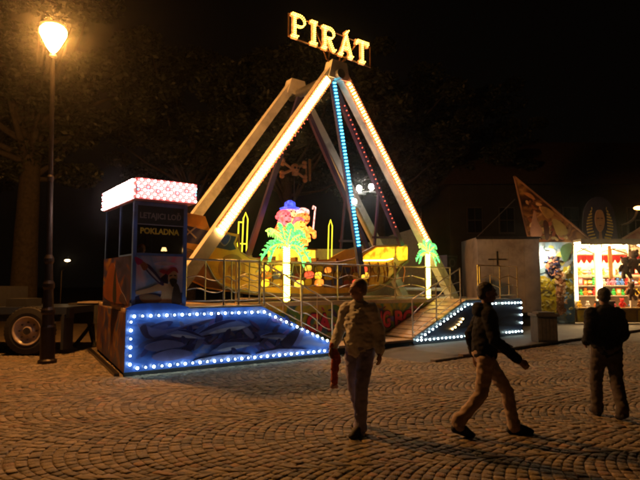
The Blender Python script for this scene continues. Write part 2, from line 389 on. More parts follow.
# right panel
m = M((.006, .008, .018)); m.prism([(7.44, .1), (12.46, .1), (12.46, 1.19), (9.64, 1.19), (7.44, .24)], 0, .03); m.build('front_panel', ramp_mat('night_mural', [(.3, (.004, .004, .008)), (.55, (.01, .014, .035)), (.75, (.03, .05, .08))], .9, 2, .35, (1, 1, 2)), plat)
mural('wave_painting', plat, dolphin(10.6, .6, .6, -1, (.003, .004, .01), (.012, .018, .04), (.03, .04, .07), .1) + [((.02, .03, .06), [(9, .35), (10, .45), (12, .35), (10.5, .25)])], -.001)
for i, p in enumerate(along([(.075, -.075, .22), (.075, -.075, 1.08), (2.86, -.075, 1.08), (4.72, -.075, .30)], .152)): bulb_at(p, (.026, .018)[i % 2], E_COOL, plat)
for i, p in enumerate(along([(.21, -.075, .145), (4.74, -.075, .145)], .152)): bulb_at(p, (.026, .018)[i % 2], E_COOL, plat)
for i, p in enumerate(along([(7.55, -.06, .2), (9.68, -.06, 1.09), (12.34, -.06, 1.09)], .165)):
    if not (11.1 < p.x < 11.25): bulb_at(p, (.026, .018)[i % 2], E_COOL, plat)
for i, p in enumerate(along([(7.7, -.06, .19), (12.34, -.06, .19)], .165)):
    if not (11.0 < p.x < 11.35): bulb_at(p, (.026, .018)[i % 2], E_COOL, plat)
for z in (.45, .70, .92): bulb_at((12.38, -.03, z), .028, E_COOL, plat)
for u, z in ((9.0, .42), (9.13, .46), (9.28, .53), (9.38, .60), (9.47, .68)): bulb_at((u, -.03, z), .026, E_WARM, plat, 'yellow_bulb')
m = M((.25, .25, .28))
for p in along([(.075, -.0, .22), (.075, -.0, 1.08), (2.86, -.0, 1.08), (4.72, -.0, .30)], .152) + along([(.21, -.0, .145), (4.74, -.0, .145)], .152): m.cyl((p.x, -.056, p.z), (p.x, -.012, p.z), .012, n=6)
q = m.build('bulb_sockets', METAL, plat); q['kind'] = 'stuff'
# left end: slanted painted panel, and right end
SANDM = ramp_mat('sunset_mural', [(.3, (.02, .02, .06)), (.44, (.05, .05, .16)), (.53, (.16, .06, .05)), (.60, (.32, .16, .04)), (.67, (.05, .07, .2)), (.8, (.12, .08, .12))], 1.2, 1.5, .45)
for (a, b, nm) in (((-.002, .03), (.60, 4.4), 'end_panel'), ((12.46, .03), (11.88, 4.4), 'end_panel')):
    m = M(); d = .03 if a[0] < 5 else -.03
    m.add([(a[0], a[1], .06), (b[0], b[1], .06), (b[0], b[1], 1.14), (a[0], a[1], 1.14), (a[0]+d, a[1], .06), (b[0]+d, b[1], .06), (b[0]+d, b[1], 1.14), (a[0]+d, a[1], 1.14)],
          [(0, 1, 2, 3), (4, 7, 6, 5), (0, 4, 5, 1), (3, 2, 6, 7), (0, 3, 7, 4), (1, 5, 6, 2)]); m.build(nm, SANDM, plat)
m = M((.02, .018, .016)); m.bb((.62, 4.35, 0), (11.85, 4.4, 1.14)); m.build('rear_panel', MATTE, plat)
m = M((.05, .045, .04)); m.beam((-.1, .1, .03), (.45, 4.5, .03), .09, .06, Vector((0, 0, 1))); m.each('ground_beam', METAL, plat)
# ramps
for (u0, z0, u1, z1, nm) in ((2.87, 1.17, 4.84, .24, 'ramp'), (9.64, 1.17, 7.48, .24, 'ramp')):
    m = M((.50, .36, .22)); m.beam((u0, .62, z0), (u1, .62, z1), 1.16, .05, Vector((0, 0, 1))); r_ = m.build(nm, WOOD, plat)
    m = M((.38, .28, .18)); N_ = 9
    for i in range(N_):
        t = (i+.5)/N_; m.bb((u0+(u1-u0)*t-.015, .06, z0+(z1-z0)*t+.026), (u0+(u1-u0)*t+.015, 1.18, z0+(z1-z0)*t+.042))
    m.each('tread_strip', WOOD, r_)
m = M((.42, .3, .2)); m.bb((4.9, -.05, .17), (7.42, 1.15, .225)); m.build('entry_step', WOOD, plat)
m = M((.03, .025, .02)); m.bb((4.98, .05, 0), (7.34, 1.1, .168)); m.build('step_base', MATTE, plat)
# graffiti back panel between the ramps
GRAF = ramp_mat('graffiti_mural', [(.25, (.10, .08, .45)), (.42, (.10, .35, .22)), (.52, (.6, .6, .08)), (.62, (.75, .6, .10)), (.78, (.55, .10, .2))], .9, 3, .4)
m = M(); m.bb((2.86, 1.225, .2), (9.64, 1.25, 1.125)); m.build('back_panel', GRAF, plat)
PINKP = (.85, .06, .16)
for s_, u, wd in (('CA', 4.85, .78), ('NG', 7.15, .62), ('BOR', 7.95, 1.25)):
    text('painted_lettering', s_, .62, (u-.02, 1.182, .47), plat, PAINT, (.12, .02, .10), .045, .002, width=wd+.04); text('painted_lettering', s_, .60, (u, 1.176, .48), plat, PAINT, PINKP, .022, .003, width=wd)
mural('graffiti_painting', plat, [((.25, .32, .03), [(3.2, .9), (3.9, 1.0), (4.5, .85), (4.0, .8), (3.5, .7)]), ((.03, .05, .35), [(7.4, .3), (8.4, .36), (9.2, .5), (8.6, .26), (7.8, .24)]), ((.3, .4, .04), [(8.6, 1.02), (9.1, .95), (9.5, 1.1), (9.0, 1.1)])] + dabs(90, 2.95, 9.5, .3, 1.08, [(.5, .55, .06), (.15, .4, .15), (.12, .1, .5), (.7, .4, .08), (.6, .1, .25)], .16, 13, 2.6), 1.2245, step=-.0002)

# ---- railings
CH = (.62, .52, .42); BR = (.65, .42, .18)
def railing(label, v, posts, zb, zt, style, col=CH, group='metal railings on the ride platform', name='railing'):
    """posts: list of u; zb/zt: functions of u"""
    t = thing(name, label, 'railing', (posts[0], v, zb(posts[0])), group=group)
    for u in posts:
        m = M(col); m.cyl((u, v, zb(u)), (u, v, zt(u)+.02), .021, n=10); m.lathe((u, v, zb(u)), [(.05, 0), (.05, .012), (.024, .02)], 10); m.build('post', METAL, t, smooth=False)
    for nm, f in (('top_rail', 1.0), ('lower_rail', .12)):
        m = M(col); m.tube([(u, v, zb(u)+(zt(u)-zb(u))*f) for u in posts], .019 if f == 1 else .013, 8); m.build(nm, METAL, t, smooth=True)
    for a, b in zip(posts, posts[1:]):
        L = b-a
        if L < .3: continue
        def P(s_, h): u = a+L*s_; return (u, v, zb(u)+(zt(u)-zb(u))*h)
        for h0 in (.34, .60):
            m = M(col)
            if style == 'wave': m.tube([P(s_, h0+.05*math.sin(s_*2*math.pi)) for s_ in np.linspace(.02, .98, 14)], .011, 6)
            elif style == 'wing':
                m.tube([P(s_, h0+.16*math.sin(s_*math.pi*.5)**.8) for s_ in np.linspace(.02, .46, 9)], .013, 6)
                m.tube([P(1-s_, h0+.16*math.sin(s_*math.pi*.5)**.8) for s_ in np.linspace(.02, .46, 9)], .013, 6)
            else: m.tube([P(s_, h0+.10*math.sin(s_*math.pi)) for s_ in np.linspace(.02, .98, 12)], .013, 6)
            m.build('curved_bar', METAL, t, smooth=True)
        if style != 'wing':
            m = M(col); m.cyl(P(.5, .12), P(.5, .74 if style == 'arc' else 1), .012, n=6); m.build('upright_bar', METAL, t)
    return t
F = lambda c: (lambda u: c)
railing('steel railing with wavy bars between ticket booth and left ramp', .09, [1.16, 1.99, 2.34, 2.83], F(1.22), F(2.16), 'wave', (.45, .38, .36))
railing('long steel railing with wing shaped bars along deck above the graffiti panel', 1.3, [2.9, 3.55, 4.75, 5.95, 6.75, 8.1, 9.4, 10.55], F(1.212), F(2.2), 'wing')
railing('brass coloured railing with arched bars on right end of platform', .09, [10.36, 10.46, 11.46, 12.38], F(1.212), F(2.24), 'arc', BR)
zr = lambda u: .26+(u-7.5)/(9.64-7.5)*(1.19-.26) if u < 9.64 else 1.19
railing('sloping handrail up the right ramp beside the lit dark panel', .06, [7.5, 8.45, 9.5], zr, lambda u: zr(u)+1.0, 'wing')
zl = lambda u: 1.19-(u-2.9)/(4.84-2.9)*(1.19-.26)
railing('sloping handrail down the left ramp beside the blue dolphin panel', .06, [2.93, 3.92, 4.8], zl, lambda u: zl(u)+.95, 'wave')

# ---- swing frame
fr = thing('swing_support', 'tall white A-frame of the swing ride with legs outlined in glowing bulbs', 'ride frame', (6.4, 2.9, 1.21))
WH = (.80, .77, .75)
AP = {1.9: (6.38, 7.95), 3.9: (6.3, 8.0)}
def leg(u0, v0, u1, v1, z1, wd=.31, col=WH, nm='leg'):
    m = M(col); m.beam((u0, v0, 1.21), (u1, v1, z1), wd, .26); m.box((u0, v0, 1.235), (.7, .6, .05)); return m.build(nm, PAINT, fr)
L1 = leg(1.45, 1.9, 6.22, 1.9, 7.85); L2 = leg(11.4, 1.9, 6.55, 1.9, 7.85)
L3 = leg(1.3, 3.9, 6.1, 3.9, 7.95, .26); L4 = leg(11.1, 3.9, 6.42, 3.9, 7.95, .26)
def lerp3(a, b, t): return Vector(a).lerp(Vector(b), t)
def strip(a, b, t0, t1, mat, parent, offs=(-.07, .07), v=-.15, sp=.085, r=.03, nm='light_strip', chan=None):
    a = Vector(a); b = Vector(b); d = (b-a).normalized(); n = Vector((-d.z, 0, d.x)); A_, B_ = a.lerp(b, t0), a.lerp(b, t1)
    if chan:
        m = M(chan); m.beam(A_+Vector((0, v+.012, 0)), B_+Vector((0, v+.012, 0)), (max(offs)-min(offs))+.12, .02); ch = m.build('light_channel', PAINT, parent)
    m = M((1, 1, 1)); 
    for o in offs:
        for p in along([A_+n*o, B_+n*o], sp): m.ball(p+Vector((0, v-.012, 0)), r, 1)
    s_ = m.build(nm, mat, parent, smooth=True); s_['kind'] = 'stuff'; return s_
strip((1.45, 1.9, 1.21), (6.22, 1.9, 7.85), .262, .955, E_LEG, L1, (-.06, .0, .06), sp=.10, r=.024, chan=(.7, .5, .3))
strip((1.45, 1.9, 1.21), (6.22, 1.9, 7.85), .262, .955, E_ORG, L1, (-.125, .125), sp=.09, r=.016, nm='orange_fringe_strip')  # flanking rows: reddish outer bulbs, plus added glow for the orange fringe
strip((11.4, 1.9, 1.21), (6.55, 1.9, 7.85), .285, .955, E_RED, L2, (-.02, .06), chan=(.6, .3, .2), sp=.1, r=.022)
strip((11.4, 1.9, 1.21), (6.55, 1.9, 7.85), .285, .955, E_ORG, L2, (-.08, .12), sp=.08, r=.018, nm='orange_fringe_strip')  # dim bulbs added to imitate the orange halo beside the bright row
strip((1.95, 2.2, 1.6), (6.35, 2.2, 7.5), .15, .8, E_DIMRED, L1, (0,), sp=.17, r=.018, nm='dim_light_strip')
# apex housing, axle and sign bracket
m = M(WH); m.prism([(6.0, 7.6), (6.78, 7.6), (6.66, 8.14), (6.14, 8.14)], 1.74, 2.06); m.prism([(5.9, 7.7), (6.7, 7.7), (6.55, 8.2), (6.05, 8.2)], 3.74, 4.06); m.each('apex_housing', PAINT, fr)
m = M((.3, .3, .32)); m.cyl((6.36, 1.62, 7.72), (6.32, 4.2, 7.75), .14, n=20); m.build('axle', METAL, fr, smooth=False)
m = M(WH); m.cyl((1.45, 1.9, 1.5), (1.3, 3.9, 1.5), .06); m.cyl((11.4, 1.9, 1.5), (11.1, 3.9, 1.5), .06); m.each('base_tie', PAINT, fr)

# ---- sign
sg = thing('illuminated_sign', 'glowing yellow PIRÁT name sign on top of the swing ride', 'sign', (6.3, 1.8, 8.14))
m = M((.35, .18, .1))
for z in (8.45, 9.1): m.cyl((4.68, 1.87, z), (7.72, 1.87, z-.13), .018, n=8)
for a, b in (((5.55, 1.87, 9.06), (6.05, 1.9, 8.14)), ((6.55, 1.9, 8.14), (7.2, 1.87, 8.99)), ((6.05, 1.9, 8.14), (5.9, 1.85, 8.36)), ((6.55, 1.9, 8.14), (6.75, 1.85, 8.36)), ((4.7, 1.87, 8.45), (4.7, 1.87, 9.1)), ((7.7, 1.87, 8.32), (7.7, 1.87, 8.97)), ((6.1, 1.9, 8.1), (6.1, 1.85, 8.36)), ((6.5, 1.9, 8.1), (6.5, 1.85, 8.36))): m.cyl(a, b, .02, n=6)
m.build('sign_frame', METAL, sg)
def arcpts(cx, cz, rx, rz, a0, a1, n=8): return [(cx+rx*math.cos(math.radians(a)), cz+rz*math.sin(math.radians(a))) for a in np.linspace(a0, a1, n)]
LET = {
 'P': [[(.1, 0), (.1, 1)], [(-.02, 1), (.3, 1)], [(-.02, 0), (.24, 0)], [(.3, 1)] + arcpts(.3, .74, .24, .26, 90, -90) + [(.1, .48)]],
 'I': [[(.22, 0), (.22, 1)], [(.06, 1), (.38, 1)], [(.06, 0), (.38, 0)]],
 'R': [[(.1, 0), (.1, 1)], [(-.02, 1), (.3, 1)], [(-.02, 0), (.22, 0)], [(.3, 1)] + arcpts(.3, .75, .23, .25, 90, -90) + [(.1, .5)], [(.28, .5), (.5, 0), (.6, 0)]],
 'Á': [[(.04, 0), (.3, 1), (.56, 0)], [(.14, .36), (.46, .36)], [(-.06, 0), (.14, 0)], [(.46, 0), (.66, 0)], [(.28, 1.1), (.42, 1.24)]],
 'T': [[(.28, 0), (.28, 1)], [(-.02, .84), (-.02, 1), (.58, 1), (.58, .84)], [(.14, 0), (.42, 0)]]}
x = 4.78
for ch, wd in zip('PIRÁT', (.62, .50, .68, .70, .60)):
    sc_ = .80; sz = .62; zb_ = 8.47 - (x-4.78)*.045; t = M((.5, .16, .03)); b_ = M((1, 1, 1))
    for st in LET[ch]:
        P = [(x+a*sc_*.93, 1.83, zb_+z*sz) for a, z in st]
        t.tube([(p[0], 1.85, p[2]) for p in P], .062, 6)
        for off in (-.028, .028):
            for q in along(P, .06): b_.ball((q.x+off*.8, 1.775, q.z+off), .019, 1)
    lt = t.build('letter', glowpaint('letter_face', 2.2), sg); bs = b_.build('letter_bulbs', E_SIGN, lt, smooth=True); bs['kind'] = 'stuff'
    x += wd*.93 - .0

# ---- pirate ship gondola
ship = thing('pirate_ship_gondola', 'golden swinging boat with blue heart shields and lit yellow bow panels', 'ship ride', (6.0, 2.9, 1.3))
GOLD = (.70, .36, .05); NAVY = (.03, .035, .16)
top = [(1.75, 3.42), (2.5, 3.34), (2.62, 3.05), (3.42, 2.94), (3.35, 2.72), (3.48, 2.48), (3.75, 2.33), (4.3, 2.26), (5.4, 2.25), (6.7, 2.28), (7.3, 2.40), (7.7, 2.62), (8.15, 2.82), (9.55, 2.92)]
bot = [(1.75, 2.55), (2.2, 2.45), (2.5, 2.2), (2.8, 1.75), (3.2, 1.56), (3.8, 1.46), (4.8, 1.40), (5.8, 1.37), (6.8, 1.38), (7.6, 1.46), (8.3, 1.6), (8.8, 1.85), (9.2, 2.25), (9.55, 2.45)]
for v in (2.2, 3.62):
    m = M(GOLD); m.prism(top + bot[::-1], v, v+.06); m.build('hull_side', PAINT, ship)
m = M((.16, .08, .03)); vs = [(u, v, z+.03) for u, z in bot for v in (2.262, 3.618)]; m.add(vs, [(2*i, 2*i+1, 2*i+3, 2*i+2) for i in range(len(bot)-1)]); m.build('hull_bottom', PAINT, ship)
m = M((.22, .09, .02))
for t_ in (.3, .52, .76):
    P = []
    for u in np.linspace(3.5, 9.3, 24):
        zt_ = np.interp(u, [p[0] for p in top[5:]], [p[1] for p in top[5:]]); zb2 = np.interp(u, [p[0] for p in bot], [p[1] for p in bot]); P.append((u, 2.197, zb2+(zt_-zb2)*t_))
    m.tube(P, .011, 5)
m.each('plank_seam', PAINT, ship)
m = M((.10, .06, .03))
kb_ = smooth_poly(bot, 3, False); m.tube([(u, 2.17, z-.02) for u, z in kb_], .05, 8); m.build('keel_rail', PAINT, ship, smooth=True)
tb = [p for p in top if p[0] > 3.4]; m = M((.32, .16, .05)); m.tube([(u, 2.23, z+.02) for u, z in tb], .035, 8); m.build('gunwale', PAINT, ship, smooth=True)
m = M(NAVY); m.prism([(1.78, 3.12), (2.6, 2.98), (3.36, 2.88), (3.28, 2.7), (3.36, 2.56), (3.2, 2.52), (2.5, 2.62), (1.78, 2.68)], 2.192, 2.199); m.build('stern_band', PAINT, ship)
m = M((.62, .30, .03)); m.prism([(1.78, 3.39), (2.48, 3.31), (2.58, 3.06), (1.78, 3.15)], 2.19, 2.199); m.build('stern_panel', PAINT, ship)
def heart(cu, cz, s): return smooth_poly([(cu, cz+.5*s), (cu+.45*s, cz+.75*s), (cu+.85*s, cz+.45*s), (cu+.6*s, cz-.25*s), (cu, cz-.75*s), (cu-.6*s, cz-.25*s), (cu-.85*s, cz+.45*s), (cu-.45*s, cz+.75*s)], 4)
for cu, cz, s in ((3.02, 2.78, .17), (2.7, 2.72, .13)):
    m = M((.30, .25, .40)); m.prism(heart(cu, cz, s*1.25), 2.178, 2.19); sd = m.build('shield', PAINT, ship)
    m = M((.03, .06, .5)); m.prism(heart(cu, cz, s), 2.168, 2.177); m.build('shield_face', PAINT, sd)
m = M((.38, .32, .30))
for cu, cz in ((2.1, 2.92), (4.1, 2.12)):
    m.beam((cu-.16, 2.18, cz-.14), (cu+.16, 2.18, cz+.14), .035, .014); m.beam((cu-.16, 2.165, cz+.14), (cu+.16, 2.165, cz-.14), .035, .014)
m.each('crossed_swords', PAINT, ship)
mural('scroll_painting', ship, [((.36, .15, .03), arcpts(3.25, 2.05, .38, .38, 0, 330, 12)), ((.55, .30, .05), arcpts(3.25, 2.05, .28, .28, 0, 330, 12)), ((.34, .14, .03), arcpts(3.28, 2.03, .15, .15, 0, 330, 10))], 2.198)
# rows of windows / lit seat panels along the hull
k = 0
PCOL = [(.95, .50, .02), (.9, .08, .03), (.05, .07, .30), (.95, .28, .03), (.85, .55, .05), (.5, .28, .05), (.95, .6, .03), (.30, .04, .03), (.10, .10, .3), (.9, .5, .04), (.16, .07, .03)]
for u in np.arange(4.10, 7.55, .345):
    jz = .03*math.sin(u*7); m = M((.14, .06, .03)); m.bb((u-.02, 2.178, 1.60+jz), (u+.30, 2.192, 2.2+jz)); wf = m.build('hull_panel', PAINT, ship)
    for q, (za, zb) in enumerate(((1.63, 1.80), (1.83, 2.0), (2.03, 2.17))):
        c = PCOL[(k*5+q*3) % 11]; lit = c[0] > .8 and (k+q) % 3 != 1
        w_ = .26 if (k+q) % 2 else .20; m = M(c); m.prism(smooth_poly([(u+.01, za+jz), (u+.01+w_, za+.01+jz), (u+.01+w_, zb+jz), (u+.03, zb-.01+jz)], 3), 2.162, 2.176); m.build('panel_picture', SHIPGLOW if lit else PAINT, wf)
    m = M((.5, .4, .3)); m.tube([(u, 2.15, 2.26), (u+.06, 2.13, 2.0), (u+.15, 2.12, 1.86), (u+.24, 2.13, 2.0), (u+.30, 2.15, 2.26)], .012, 5); m.build('lap_bar', METAL, ship); k += 1
m = M((1., .50, .015)); m.prism([(7.5, 2.42), (7.8, 2.60), (8.2, 2.80), (8.95, 2.86), (8.95, 2.55), (8.6, 2.46), (7.6, 2.40)], 2.172, 2.198); m.prism([(9.05, 2.42), (9.52, 2.46), (9.54, 2.88), (9.05, 2.87)], 2.172, 2.198); m.each('bow_light_panel', SHIPGLOW, ship)
m = M((1, 1, 1)); m.tube([(7.45, 2.15, 2.38), (8.0, 2.15, 2.40), (8.55, 2.15, 2.42), (8.85, 2.15, 2.48)], .022, 6); m.build('bow_light_tube', emit('bow_tube', (1, .75, .12), 9), ship, smooth=True)
m = M((.28, .10, .07))
for u in np.arange(7.5, 9.3, .36): m.tube([(u, 2.17, 2.36), (u+.06, 2.15, 2.1), (u-.02, 2.16, 1.75)], .022, 6)
m.each('rope_trim', METAL, ship)
m = M((.45, .22, .05)); 
for u, z in ((7.7, 2.1), (8.15, 2.15), (8.6, 2.2), (9.0, 2.35)): m.prism(arcpts(u, z, .13, .16, 0, 330, 12), 2.165, 2.198)
m.each('round_shield', PAINT, ship)
for i, u in enumerate(np.arange(3.8, 8.6, .72)):
    m = M((.25, .06, .03)); m.bb((u, 2.3, 1.62), (u+.42, 3.58, 1.98)); m.bb((u, 2.3, 1.98), (u+.09, 3.58, 2.42)); m.build('bench', PAINT, ship)
# suspension arms
PUR = (.07, .04, .12)
for v in (2.1, 3.74):
    if v > 3: m = M((.05, .04, .13)); m.beam((6.36, v, 7.72), (4.5, v, 2.35), .15, .12); m.build('arm', PAINT, ship)
    m = M(PUR); m.beam((6.36, v, 7.72), (9.2, v, 2.9), .15, .12); ar = m.build('arm', PAINT, ship)
    m = M(PUR); m.beam((8.22, v+.0, 4.56), (8.02, v+.0, 2.85), .07, .06); m.beam((7.95, v, 3.1), (9.05, v, 3.15), .07, .06); m.each('truss_bar', PAINT, ship)
    if v < 3:
        strip((9.2, v, 2.9), (6.36, v, 7.72), .12, .85, E_DIMRED, ar, (0,), v=-.07, sp=.15, r=.02, nm='dim_light_strip')
        m = M((.06, .07, .22)); m.beam((6.3, v-.12, 7.7), (7.4, v-.12, 1.95), .20, .1); ar = m.build('centre_arm', PAINT, ship)
        strip((7.4, v-.12, 1.95), (6.3, v-.12, 7.7), .15, .97, E_CYAN, ar, (-.03, .03), v=-.06, sp=.10, r=.026)

# ---- statue group on its lit box, skull emblem behind
box_ = thing('lit_pedestal', 'glowing yellow box carrying the coloured pirate figures', 'pedestal', (5.53, 2.9, 2.25))
m = M((1, .62, .04)); m.bb((4.9, 2.6, 2.28), (6.15, 3.2, 2.66)); m.build('light_box', SHIPGLOW, box_)
m = M((.3, .12, .03)); m.bb((4.86, 2.56, 2.24), (6.19, 3.24, 2.277)); m.bb((4.86, 2.56, 2.663), (6.19, 3.24, 2.70)); m.build('box_rim', PAINT, box_)
def pirate_fig(label, u, v, z, s, skin, coat, hat, feat, lean=0.):
    t = thing('pirate_figurine', label, 'figurine', (u, v, z), group='lit plastic pirate figures')
    def A(c): return (u+c[0]*s+lean*c[2]*s, v+c[1]*s, z+c[2]*s)
    m = M(coat); m.ball(A((0, 0, .33)), (.22*s, .16*s, .30*s), 2)
    m.tube([A((-.16, -.02, .50)), A((-.33, -.08, .42)), A((-.30, -.2, .62))], [.085*s, .075*s, .06*s], 8); m.tube([A((.16, -.02, .50)), A((.34, -.08, .38)), A((.26, -.2, .28))], [.085*s, .075*s, .06*s], 8)
    m.cyl(A((-.09, 0, .12)), A((-.1, 0, 0)), .09*s, .08*s, 8); m.cyl(A((.09, 0, .12)), A((.1, 0, 0)), .09*s, .08*s, 8); m.build('coat', SIGNGLOW, t, smooth=True)
    m = M(skin); m.ball(A((0, -.01, .80)), (.20*s, .19*s, .22*s), 2); m.ball(A((0, -.21, .79)), (.05*s, .06*s, .05*s), 1); m.build('head', SIGNGLOW, t, smooth=True); m = M(skin); m.ball(A((-.30, -.2, .66)), .06*s, 2); m.ball(A((.26, -.2, .26)), .06*s, 2); m.each('hand', SIGNGLOW, t, True)
    m = M(feat); m.ball(A((-.07, -.18, .86)), .03*s, 1); m.ball(A((.07, -.18, .86)), .03*s, 1); m.tube([A((-.09, -.17, .71)), A((0, -.2, .68)), A((.09, -.17, .71))], .018*s, 6); m.each('face_mark', PAINT, t)
    if hat == 'tricorn':
        m = M((.05, .08, .7)); m.lathe(A((0, 0, .93)), [(.28*s, 0), (.30*s, .05*s), (.17*s, .09*s), (.15*s, .22*s), (.05*s, .28*s)], 12)
    elif hat == 'scarf':
        m = M((.9, .10, .12)); m.ball(A((0, .03, .90)), (.22*s, .21*s, .17*s), 2); m.ball(A((-.2, .06, .84)), .07*s, 1)
    else:
        m = M((.95, .45, .4)); m.ball(A((0, .02, .97)), (.2*s, .2*s, .12*s), 2); m.tube([A((.28, -.1, .4)), A((.34, -.1, 1.0)), A((.36, -.1, 1.12)), A((.28, -.1, 1.15)), A((.26, -.1, 1.06))], .022*s, 6)
    m.build('hat', SIGNGLOW, t, smooth=True); return t
pirate_fig('pink faced pirate figure in orange coat at the left of the lit group', 5.22, 2.8, 2.72, 1.02, (.85, .14, .16), (.95, .10, .02), 'scarf', (.15, .02, .02), -.02)
pirate_fig('pirate figure in blue hat at the back of the lit group', 5.55, 3.05, 2.9, 1.02, (.95, .4, .15), (.9, .5, .06), 'tricorn', (.1, .05, .02))
pirate_fig('orange pirate figure with raised hook at the right of the lit group', 5.90, 2.9, 2.8, 1.04, (1, .22, .04), (1, .30, .04), 'hook', (.2, .03, .02), .02)
pirate_fig('small yellow pirate figure at the front of the lit group', 5.62, 2.66, 2.71, .85, (1, .65, .08), (1, .34, .04), 'scarf', (.4, .05, .02))
sk = thing('skull_emblem', 'unlit brown skull and crossbones emblem on a thin pole above the figures', 'emblem', (6.6, 4.4, 4.2))
BN = (.5, .22, .09); m = M((.10, .08, .08)); m.cyl((6.6, 4.4, 2.2), (6.6, 4.4, 5.2), .022, n=8); m.each('pole', METAL, sk)
m = M(BN)
for s_ in (1, -1):
    a = Vector((6.12, 4.38+.02*s_, 5.42-s_*.2)); b = Vector((7.0, 4.38+.02*s_, 5.42+s_*.24)); m.cyl(a, b, .045, n=8)
    for e in (a, b): m.ball(e+Vector((0, 0, .05)), .085, 2); m.ball(e+Vector((0, 0, -.06)), .085, 2)
m.build('crossed_bones', PAINT, sk, smooth=True)
m = M(BN); m.ball((6.58, 4.33, 5.46), (.17, .1, .17), 2); m.box((6.58, 4.33, 5.28), (.18, .1, .12)); s1 = m.build('skull', PAINT, sk)
m = M((.01, .01, .01)); m.ball((6.52, 4.24, 5.46), .04, 2); m.ball((6.64, 4.24, 5.46), .04, 2); m.ball((6.58, 4.26, 5.38), .022, 1); m.each('eye_socket', MATTE, s1)
m = M((.36, .17, .04)); m.box((7.22, 4.4, 5.5), (.07, .05, .75)); m.box((7.08, 4.4, 5.35), (.04, .04, .5)); m.each('emblem_bar', PAINT, sk)

# ---- neon pylons and palms
def pylon(u, w_, label, single=False):
    t = thing('neon_pylon', label, 'neon light', (u, 5.0, 1.21), group='yellow neon pylons')
    m = M((.05, .05, .04)); m.box((u, 5.06, 1.9), (w_*.5, .06, 1.38)); m.box((u, 5.0, 1.235), (.4, .3, .05)); m.build('backing_post', METAL, t)
    m = M((1, 1, 0)); zt = 3.75
    xs = (-w_/2, 0, w_/2) if not single else (-w_/2, w_/2)
    for i, d in enumerate(xs): m.cyl((u+d, 4.98, 2.3), (u+d+.05, 4.98, zt - (.12 if (i == 0 and not single) else 0)), .017, n=6)
    if single: m.tube([(u-w_/2+.05, 4.98, zt), (u+.05, 4.98, zt+.22), (u+w_/2+.05, 4.98, zt)], .017, 6)
    else:
        m.tube([(u+.05, 4.98, zt), (u+w_/4+.05, 4.98, zt+.2), (u+w_/2+.05, 4.98, zt)], .017, 6); m.cyl((u-w_/2, 4.98, 2.95), (u+w_/2, 4.98, 2.95), .017, n=6); m.cyl((u-w_/2+.04, 4.98, zt-.12), (u+.04, 4.98, zt-.12), .017, n=6)
    m.build('neon_tube', E_YEL, t, smooth=True); return t
pylon(5.0, .32, 'yellow neon pylon of three tubes behind the left of the ship')
pylon(8.5, .16, 'slender pointed yellow neon pylon right of the pirate figures', True)
def palm(u, label, s=1.):
    t = thing('neon_palm', label, 'neon palm', (u, 1.5, 1.212), group='neon palm trees')
    m = M((.9, .9, .2)); m.cyl((u, 1.5, 1.212), (u, 1.5, 2.65), .05, .045, 8); m.build('trunk_core', glowpaint('palm_trunk_glow', 1.5), t)
    m = M((1, 1, 1))
    for i, z in enumerate(np.arange(1.25, 2.65, .055)):
        for d in (-.075, -.025, .025, .075): m.ball((u+d*s**.5, 1.44, z+.02*abs(d)/.05), .021, 1)
    tb_ = m.build('trunk_bulbs', emit('palm_bulb', (1, .70, .10), 26), t, smooth=True); tb_['kind'] = 'stuff'
    for a, L, dr in ((165, .62, .42), (140, .60, .10), (110, .42, -.05), (70, .42, -.05), (38, .60, .12), (14, .62, .44), (-150+360, .48, .55), (-25, .5, .56)):
        ca, sa = math.cos(math.radians(a)), math.sin(math.radians(a)); pts = []
        for q in np.linspace(0, 1, 9): pts.append((u+ca*L*q*s, 1.47-.03*math.sin(a), 2.66+s*(abs(sa)*L*.75*math.sin(q*1.9) + .12*q - dr*q*q*1.15)))
        m = M((.10, .9, .2)); m.tube(pts, [.02]*9, 6); fr_ = m.build('frond', E_GRN, t, smooth=True)
        m = M((.16, .95, .20) if a % 4 else (.5, .95, .16))
        for j in range(1, 9):
            p = Vector(pts[j]); l_ = .17*s*(1-abs(j-4)/9)
            for sg_ in (-1, 1):
                d = Vector((ca*.5-sg_*.5*sa, 0, -.65 if sg_ < 0 else .25)).normalized(); m.tube([p, p+d*l_*.6, p+d*l_+Vector((0, 0, -.03))], [.03*s, .026*s, .008], 5)
        m.build('leaf_fringe', glowpaint('palm_leaf_glow', 1.3), fr_)
        m = M((1, .9, .2)); m.tube([(p[0], p[1]-.03, p[2]-.05) for p in pts[:7]], .010, 5); m.build('frond_rib', E_YEL, fr_, smooth=True)
palm(4.4, 'green and yellow neon palm in front of the pirate figures', 1.15)
palm(9.68, 'smaller green and yellow neon palm beside the right leg of the ride', .82)

# ---- floodlights
for (u, v, z, lb) in ((8.80, 3.7, 4.94, 'left of two white floodlights on a bar inside the A-frame'), (9.36, 3.7, 5.06, 'right of two white floodlights on a bar inside the A-frame'), (6.90, 1.72, 4.06, 'small white spotlight clamped to the cyan lit arm')):
    s_ = .8 if v > 3 else .6
    t = thing('floodlight', lb, 'floodlight', (u, v, z))
    m = M((.5, .5, .5)); m.lathe((0, 0, 0), [(.05*s_, .16*s_), (.09*s_, .12*s_), (.15*s_, 0), (.16*s_, 0), (.16*s_, -.01)], 16); m.v = [(a+u, c_+v+.0, b+z) for a, b, c_ in m.v]; m.build('housing', METAL, t)
    m = M(); m.ball((u, v-.03, z), (.10*s_, .06*s_, .10*s_), 2); m.build('lens', E_FLOOD, t, smooth=True)
    m = M((.6, .6, .6)); m.box((u+.1, v+.02, z-.21*s_), (.45*s_, .1, .05)); m.build('bracket', METAL, t)
